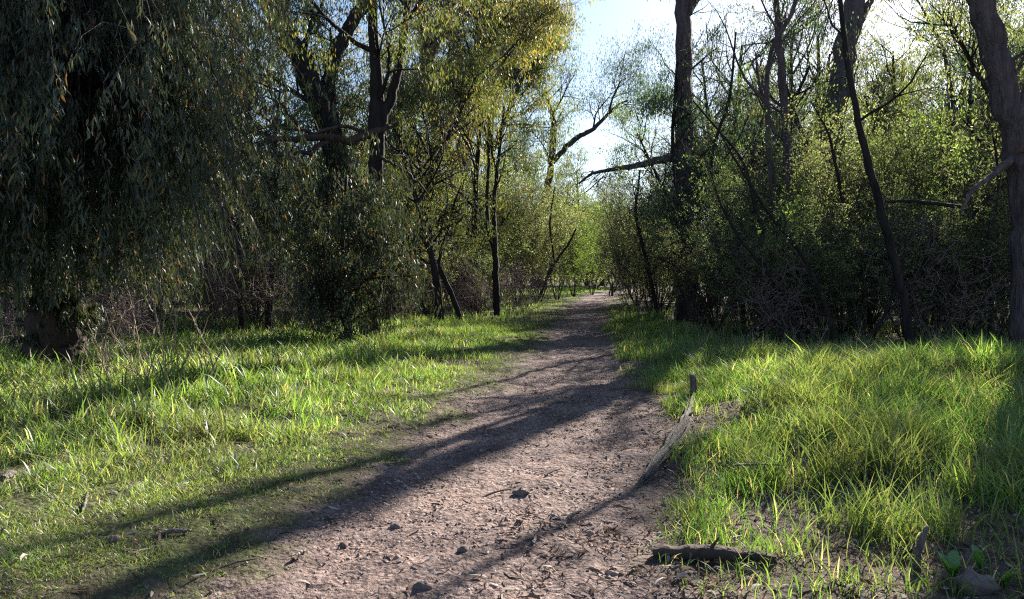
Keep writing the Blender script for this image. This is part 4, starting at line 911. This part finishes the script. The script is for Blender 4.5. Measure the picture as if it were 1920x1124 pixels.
def litter(x, y, ln, wd, seed, lift=.012):
    q = np.random.default_rng(seed); n = len(x); z = ground(x, y) + lift * q.uniform(.6, 2, n)
    a = q.uniform(0, 2 * pi, n); d = np.stack([np.cos(a), np.sin(a), q.normal(0, .18, n)], 1); sd = norm(np.stack([-np.sin(a), np.cos(a), q.normal(0, .5, n)], 1))
    p = np.stack([x, y, z], 1); L = ln[:, None]; W = wd[:, None] / 2; cu = (q.normal(0, .12, n) * ln)[:, None] * np.array([0, 0, 1.]); bd = sd * (q.normal(0, .15, n) * ln)[:, None]
    Vv = np.stack([p, p + d * L * .3 + sd * W + cu + bd, p + d * L * .3 - sd * W + cu + bd, p + d * L * .7 + sd * W * .8 + cu + bd, p + d * L * .7 - sd * W * .8 + cu + bd, p + d * L], 1)
    b_ = np.arange(n)[:, None] * 6
    return Vv.reshape(-1, 3), [b_ + np.array([0, 1, 2]), b_ + np.array([1, 3, 4, 2]), b_ + np.array([3, 5, 4])]
def flit(x, y):
    d = pathd(x, y); r_ = (x > pc(y)) * np.exp(-((d - .5) / .7) ** 2) * (y < 10.5) * 1.2 + (x > 1.2) * (y < 6.2) * .9 + (x > 0) * (y < 5) * .4
    return np.clip(r_ + .20 + .25 * (d > .2) * (y > 12), 0, 1) * np.clip(clump(x, y, .3, 35) * 2.4 - .5, .1, 1) * inview(x, y)
x, y = scatter(120000, -6, 7, 3.2, 15, 17, flit)
l = .02 + .09 * q.random(len(x)) ** 1.6; tag(mesh_obj('leaf_litter', *litter(x, y, l, l * q.uniform(.10, .22, len(x)), 3), M['litter'], smooth=False), 'fallen gum leaves and bark flakes along the path edge', kind='stuff')
x, y = scatter(2600, -5, 7, 3.2, 14, 18, lambda x, y: flit(x, y) * .6 + .06)
tw = Tubes(); qq = np.random.default_rng(6)
for a_, b_ in zip(x, y):
    th = qq.uniform(0, pi); L = qq.uniform(.05, .22); z0 = float(ground(a_, b_)) + .012
    pts = [np.array([a_, b_, z0])]; d = np.array([cos(th), sin(th), 0])
    for _ in range(3): d = norm(d + qq.normal(0, .2, 3) * np.array([1, 1, .4])); pts.append(pts[-1] + d * L / 3)
    tw.add(pts, np.linspace(1, .5, 4) * qq.uniform(.0015, .005), 4)
tag(tw.build('twig_litter', M['dead'], None), 'short broken twigs strewn over path and verge', kind='stuff')

# ------------------------------------------------------------------ logs, sticks and stones
def gp(px, py, lift=0.):
    """point on the ground under a pixel of the photograph"""
    D = 2219 / (py - HOR)
    for _ in range(6):
        X = (px - CX) / F * D; z = float(ground(X, D)); D = (CAMH - z) * F / (py - HOR)
    return np.array([X, D, z + lift])
def log_thing(name, label, cat, pts, rads, mat, seed, sides=14, rough=.3, nubs=0, jag=0., group=None):
    b_ = np.array(pts[0]); t = thing(name, label, cat, b_, group); q_ = np.random.default_rng(seed)
    n = (len(pts) - 1) * 7 + 1; tt = np.linspace(0, len(pts) - 1, n); pts = np.array(pts)
    pp = np.stack([np.interp(tt, range(len(pts)), pts[:, j]) for j in range(3)], 1) - b_
    rr = np.interp(tt, range(len(rads)), rads); pp[1:-1] += q_.normal(0, 1, (n - 2, 3)) * rr[1:-1, None] * .12
    T = Tubes(); T.add(pp, rr, sides, rough, seed)
    if jag:
        for k in range(6):   # splinters at the broken near end
            a = k / 6 * 2 * pi; ax = norm(pp[0] - pp[2]); e = norm(np.cross(ax, [cos(a), sin(a), .3]))
            s0 = pp[0] + e * rr[0] * .55; T.add([s0 - ax * .1, s0, s0 + ax * jag * q_.uniform(.4, 1)], [rr[0] * .42, rr[0] * .34, .004], 6, .5, k)
    T.build('trunk' if cat == 'log' else 'stick', mat, t)
    if nubs:
        K = Tubes()
        for k in range(nubs):
            i = q_.integers(2, n - 2); d = norm(q_.normal(0, 1, 3) + np.array([0, 0, .8])); K.add([pp[i], pp[i] + d * rr[i] * 1.5, pp[i] + d * (rr[i] * 1.6 + q_.uniform(.02, .09))], [rr[i] * .35, rr[i] * .25, .004], 7, .3, k)
        K.build('broken_knot', mat, t)
    return t
a = gp(1208, 912); b_ = gp(1262, 845); c = gp(1290, 790); e = gp(1302, 745)
log_thing('fallen_log', 'weathered grey fallen log lying along the right path edge, splintered at its near end', 'log',
          [a + [0, 0, .02], b_ + [0, 0, .045], c + [0, 0, .05], e + [0, 0, .07]], [.035, .062, .042, .026], M['dead'], 1, 24, .9, 1, .2)
f0 = gp(1298, 752); tip = P(1297, 702, f0[1] - .1)
log_thing('broken_stub', 'pale upright broken stub at the far end of the weathered log', 'stick', [f0, (f0 + tip) / 2 + [.01, 0, 0], tip], [.045, .038, .03], M['dead'], 3, 12, .9, 1)
a = gp(1228, 1052); b_ = gp(1345, 1058); c = gp(1462, 1066)
log_thing('fallen_branch', 'dark thick stick lying flat in the litter at the bottom right', 'branch', [a + [0, 0, .03], b_ + [0, 0, .045], c + [0, 0, .03]], [.030, .036, .02], M['bark_brown'], 4, 12, .5, 1)
a = gp(1728, 1075); t1 = P(1722, 1030, a[1]); t2 = P(1738, 988, a[1] + .03)
log_thing('upright_stick', 'bleached crooked stick standing in the front right grass', 'stick', [a, t1, t2], [.018, .022, .014], M['dead'], 5, 9, .6, 1)
a = gp(1695, 1056); b_ = gp(1725, 1052)
log_thing('dark_stick', 'short dark stick touching the bleached crooked stick', 'stick', [a + [0, 0, .03], b_ + [0, 0, .04]], [.012, .015], M['bark_dark'], 6, 8, .4)
for k, (p0, p1, r_, m_, lab) in enumerate([
    ((1022, 898), (1055, 886), .008, 'twig', 'thin bent twig lying mid path above the largest stone'),
    ((285, 1014), (352, 1006), .018, 'dead', 'flat pale bark piece on the lower left verge'),
    ((148, 968), (158, 932), .010, 'dead', 'pale stick lying on the left grass, pointing away'),
    ((0, 905), (22, 893), .03, 'dead', 'pale wood chip at the left picture edge'),
    ((905, 940), (960, 925), .007, 'twig', 'short twig left of the largest path stone'),
    ((1065, 985), (1090, 968), .012, 'dead', 'pale bark chip on the path right of the largest stone'),
    ((545, 1060), (568, 1045), .014, 'dead', 'pale curled bark chip near the bottom of the path, left'),
    ((400, 1080), (480, 1060), .007, 'twig', 'long twig on the lower left path margin'),
    ((1380, 915), (1475, 916), .009, 'dead', 'straight bleached stick lying in the right grass'),
    ((1000, 1030), (1014, 1000), .009, 'dead', 'pale thin stick pointing up the lower path'),
    ]):
    a = gp(*p0); b_ = gp(*p1); lf = .02 if k != 8 else .16; mid = (a + b_) / 2 + [0, .01, .008]
    log_thing('stick', lab, 'stick', [a + [0, 0, lf], mid + [0, 0, lf], b_ + [0, 0, lf]], [r_, r_ * .9, r_ * .5], M[m_], 20 + k, 7, .5, 0, 0, 'sticks and bark pieces lying about')
for k, (px, py, r_, lab) in enumerate([
    (978, 932, .050, 'largest dark stone in the middle of the path'),
    (740, 995, .032, 'dark stone on the lower left of the path'),
    (868, 1040, .030, 'rounded stone on the lower path below the largest'),
    (1040, 975, .026, 'small stone right below the largest path stone'),
    (672, 912, .022, 'small stone in the sunlit left part of the path'),
    (790, 1112, .040, 'stone at the very bottom of the path'),
    (1838, 1112, .085, 'brownish rock in the bottom right corner by the broad leaves'),
    (205, 1020, .030, 'dark stone in the lower left grass'),
    ]):
    p = gp(px, py); q_ = np.random.default_rng(50 + k); T = []
    n1, n2 = 9, 14; th = np.linspace(.05, pi - .05, n1); ph = np.arange(n2) / n2 * 2 * pi
    dirs = np.stack([np.sin(th)[:, None] * np.cos(ph), np.sin(th)[:, None] * np.sin(ph), np.cos(th)[:, None] * np.ones(n2)], -1)
    rr = 1 + .35 * (vnoise(dirs[..., 0] * 2 + k * 5, dirs[..., 1] * 2 + dirs[..., 2] * 1.5, .9, k) - .5) * 2
    v = dirs * (rr * r_)[..., None] * np.array([1.1, .9, .7])
    i = np.arange(n1 - 1)[:, None] * n2; j = np.arange(n2)[None]
    f = np.stack([i + j, i + (j + 1) % n2, i + n2 + (j + 1) % n2, i + n2 + j], -1).reshape(-1, 4)
    o = mesh_obj('stone', np.concatenate([v.reshape(-1, 3), [[0, 0, r_ * .7], [0, 0, -r_ * .7]]]), [f, np.stack([np.full(n2, n1 * n2), (np.arange(n2) + 1) % n2, np.arange(n2)], -1)], M['stone'], None, loc=tuple(p + [0, 0, r_ * .3]))
    tag(o, lab, 'stone', 'stones on and beside the path')
# small dark post by the far path
a = G(1148, 60); t = thing('path_post', 'small dark wooden post beside the far end of the path', 'post', a)
T = Tubes(); T.add([[0, 0, -.05], [0, 0, .5], [.02, 0, 1.05]], [.11, .10, .09], 10, .1, 1); T.build('post', M['bark_dark'], t)
T = Tubes(); T.add([[.02, 0, .85], [-.2, 0, .35], [-.26, 0, 0]], [.05, .05, .05], 8, .1, 2); T.build('brace', M['bark_dark'], t)

# dead weed stalks on the left bank
def stalks(lab, px, py, n, h, seed, spread=.5):
    b_ = gp(px, py); t = thing('dead_weed', lab, 'dead plant', b_, 'dead pale weeds on the banks'); q_ = np.random.default_rng(seed); T = Tubes()
    for k in range(n):
        o = np.array([q_.normal(0, spread), q_.normal(0, spread * .5), -.02]); d = norm(np.array([q_.normal(-.15, .3), q_.normal(0, .2), 1])); L = h * q_.uniform(.5, 1.15); pts = [o]
        for _ in range(8): d = norm(d + q_.normal(0, .12, 3)); pts.append(pts[-1] + d * L / 8)
        T.add(pts, np.linspace(.010, .003, 9), 5)
        for j in range(q_.integers(3, 9)):
            i = q_.integers(3, 8); e = norm(d + q_.normal(0, .7, 3)); s_ = [pts[i]]
            for _ in range(4): e = norm(e + q_.normal(0, .25, 3)); s_.append(s_[-1] + e * L * .07)
            T.add(s_, np.linspace(.004, .0015, 5), 4)
    T.build('stem', M['straw'], t); return t
stalks('tall pale dead weed stalks standing in the left grass near the thick trunk', 300, 735, 20, 1.35, 1, .45)
stalks('sparse dead weed stalks left behind the tallest pale ones', 210, 735, 6, 1.0, 2, .3)
stalks('short dead stalks at the foot of the tangled brush on the right mound', 1640, 700, 9, .8, 3, .6)
stalks('thin dead stalks below the double-stemmed gum', 1440, 690, 7, .7, 4, .5)
# broad leaved weeds
def rosette(lab, px, py, n, L, seed):
    b_ = gp(px, py); t = thing('broad_leaf_weed', lab, 'weed', b_, 'broad leaved weeds'); q_ = np.random.default_rng(seed); vs, fs, c = [], [], 0
    for k in range(n):
        a = q_.uniform(0, 2 * pi); out = np.array([cos(a), sin(a), 0]); sd = np.array([-sin(a), cos(a), 0]); l = L * q_.uniform(.6, 1.1); w_ = l * .17; rows = 6
        for i in range(rows + 1):
            u = i / rows; cp = out * l * .45 * u ** 1.4 + np.array([0, 0, l * (u - .25 * u ** 3)]); ww = w_ * (sin(pi * min(u * .9 + .1, 1)) ** .7 if u < 1 else 0)
            vs += [cp - sd * ww + np.array([0, 0, ww * .3]), cp, cp + sd * ww + np.array([0, 0, ww * .3])]
        for i in range(rows):
            o = c + i * 3; fs += [[o, o + 1, o + 4, o + 3], [o + 1, o + 2, o + 5, o + 4]]
        c += (rows + 1) * 3
    mesh_obj('leaf', np.array(vs), [np.array(fs)], M['weed'], t)
rosette('broad-leaved green weed left of the brownish rock at bottom right', 1795, 1098, 7, .17, 1)
rosette('broad-leaved green weed right of the brownish rock in the corner', 1850, 1076, 5, .16, 2)
rosette('low broad-leaved weed at the right picture edge', 1895, 1110, 8, .12, 3)
# strappy plant behind the thick trunk
b_ = G(40, 13.5); t = thing('strap_leaf_plant', 'light green strap-leaved plant behind the thick rough trunk at far left', 'plant', b_)
n = 46; q_ = np.random.default_rng(2); x = q_.normal(0, .35, n) + b_[0]; y = q_.normal(0, .25, n) + b_[1]
Vv, Fs = blades(x, y, q_.uniform(.7, 1.3, n), np.full(n, .035), .45, 8, 3, .5); mesh_obj('leaves', Vv - b_, Fs, M['grass'], t, smooth=False)
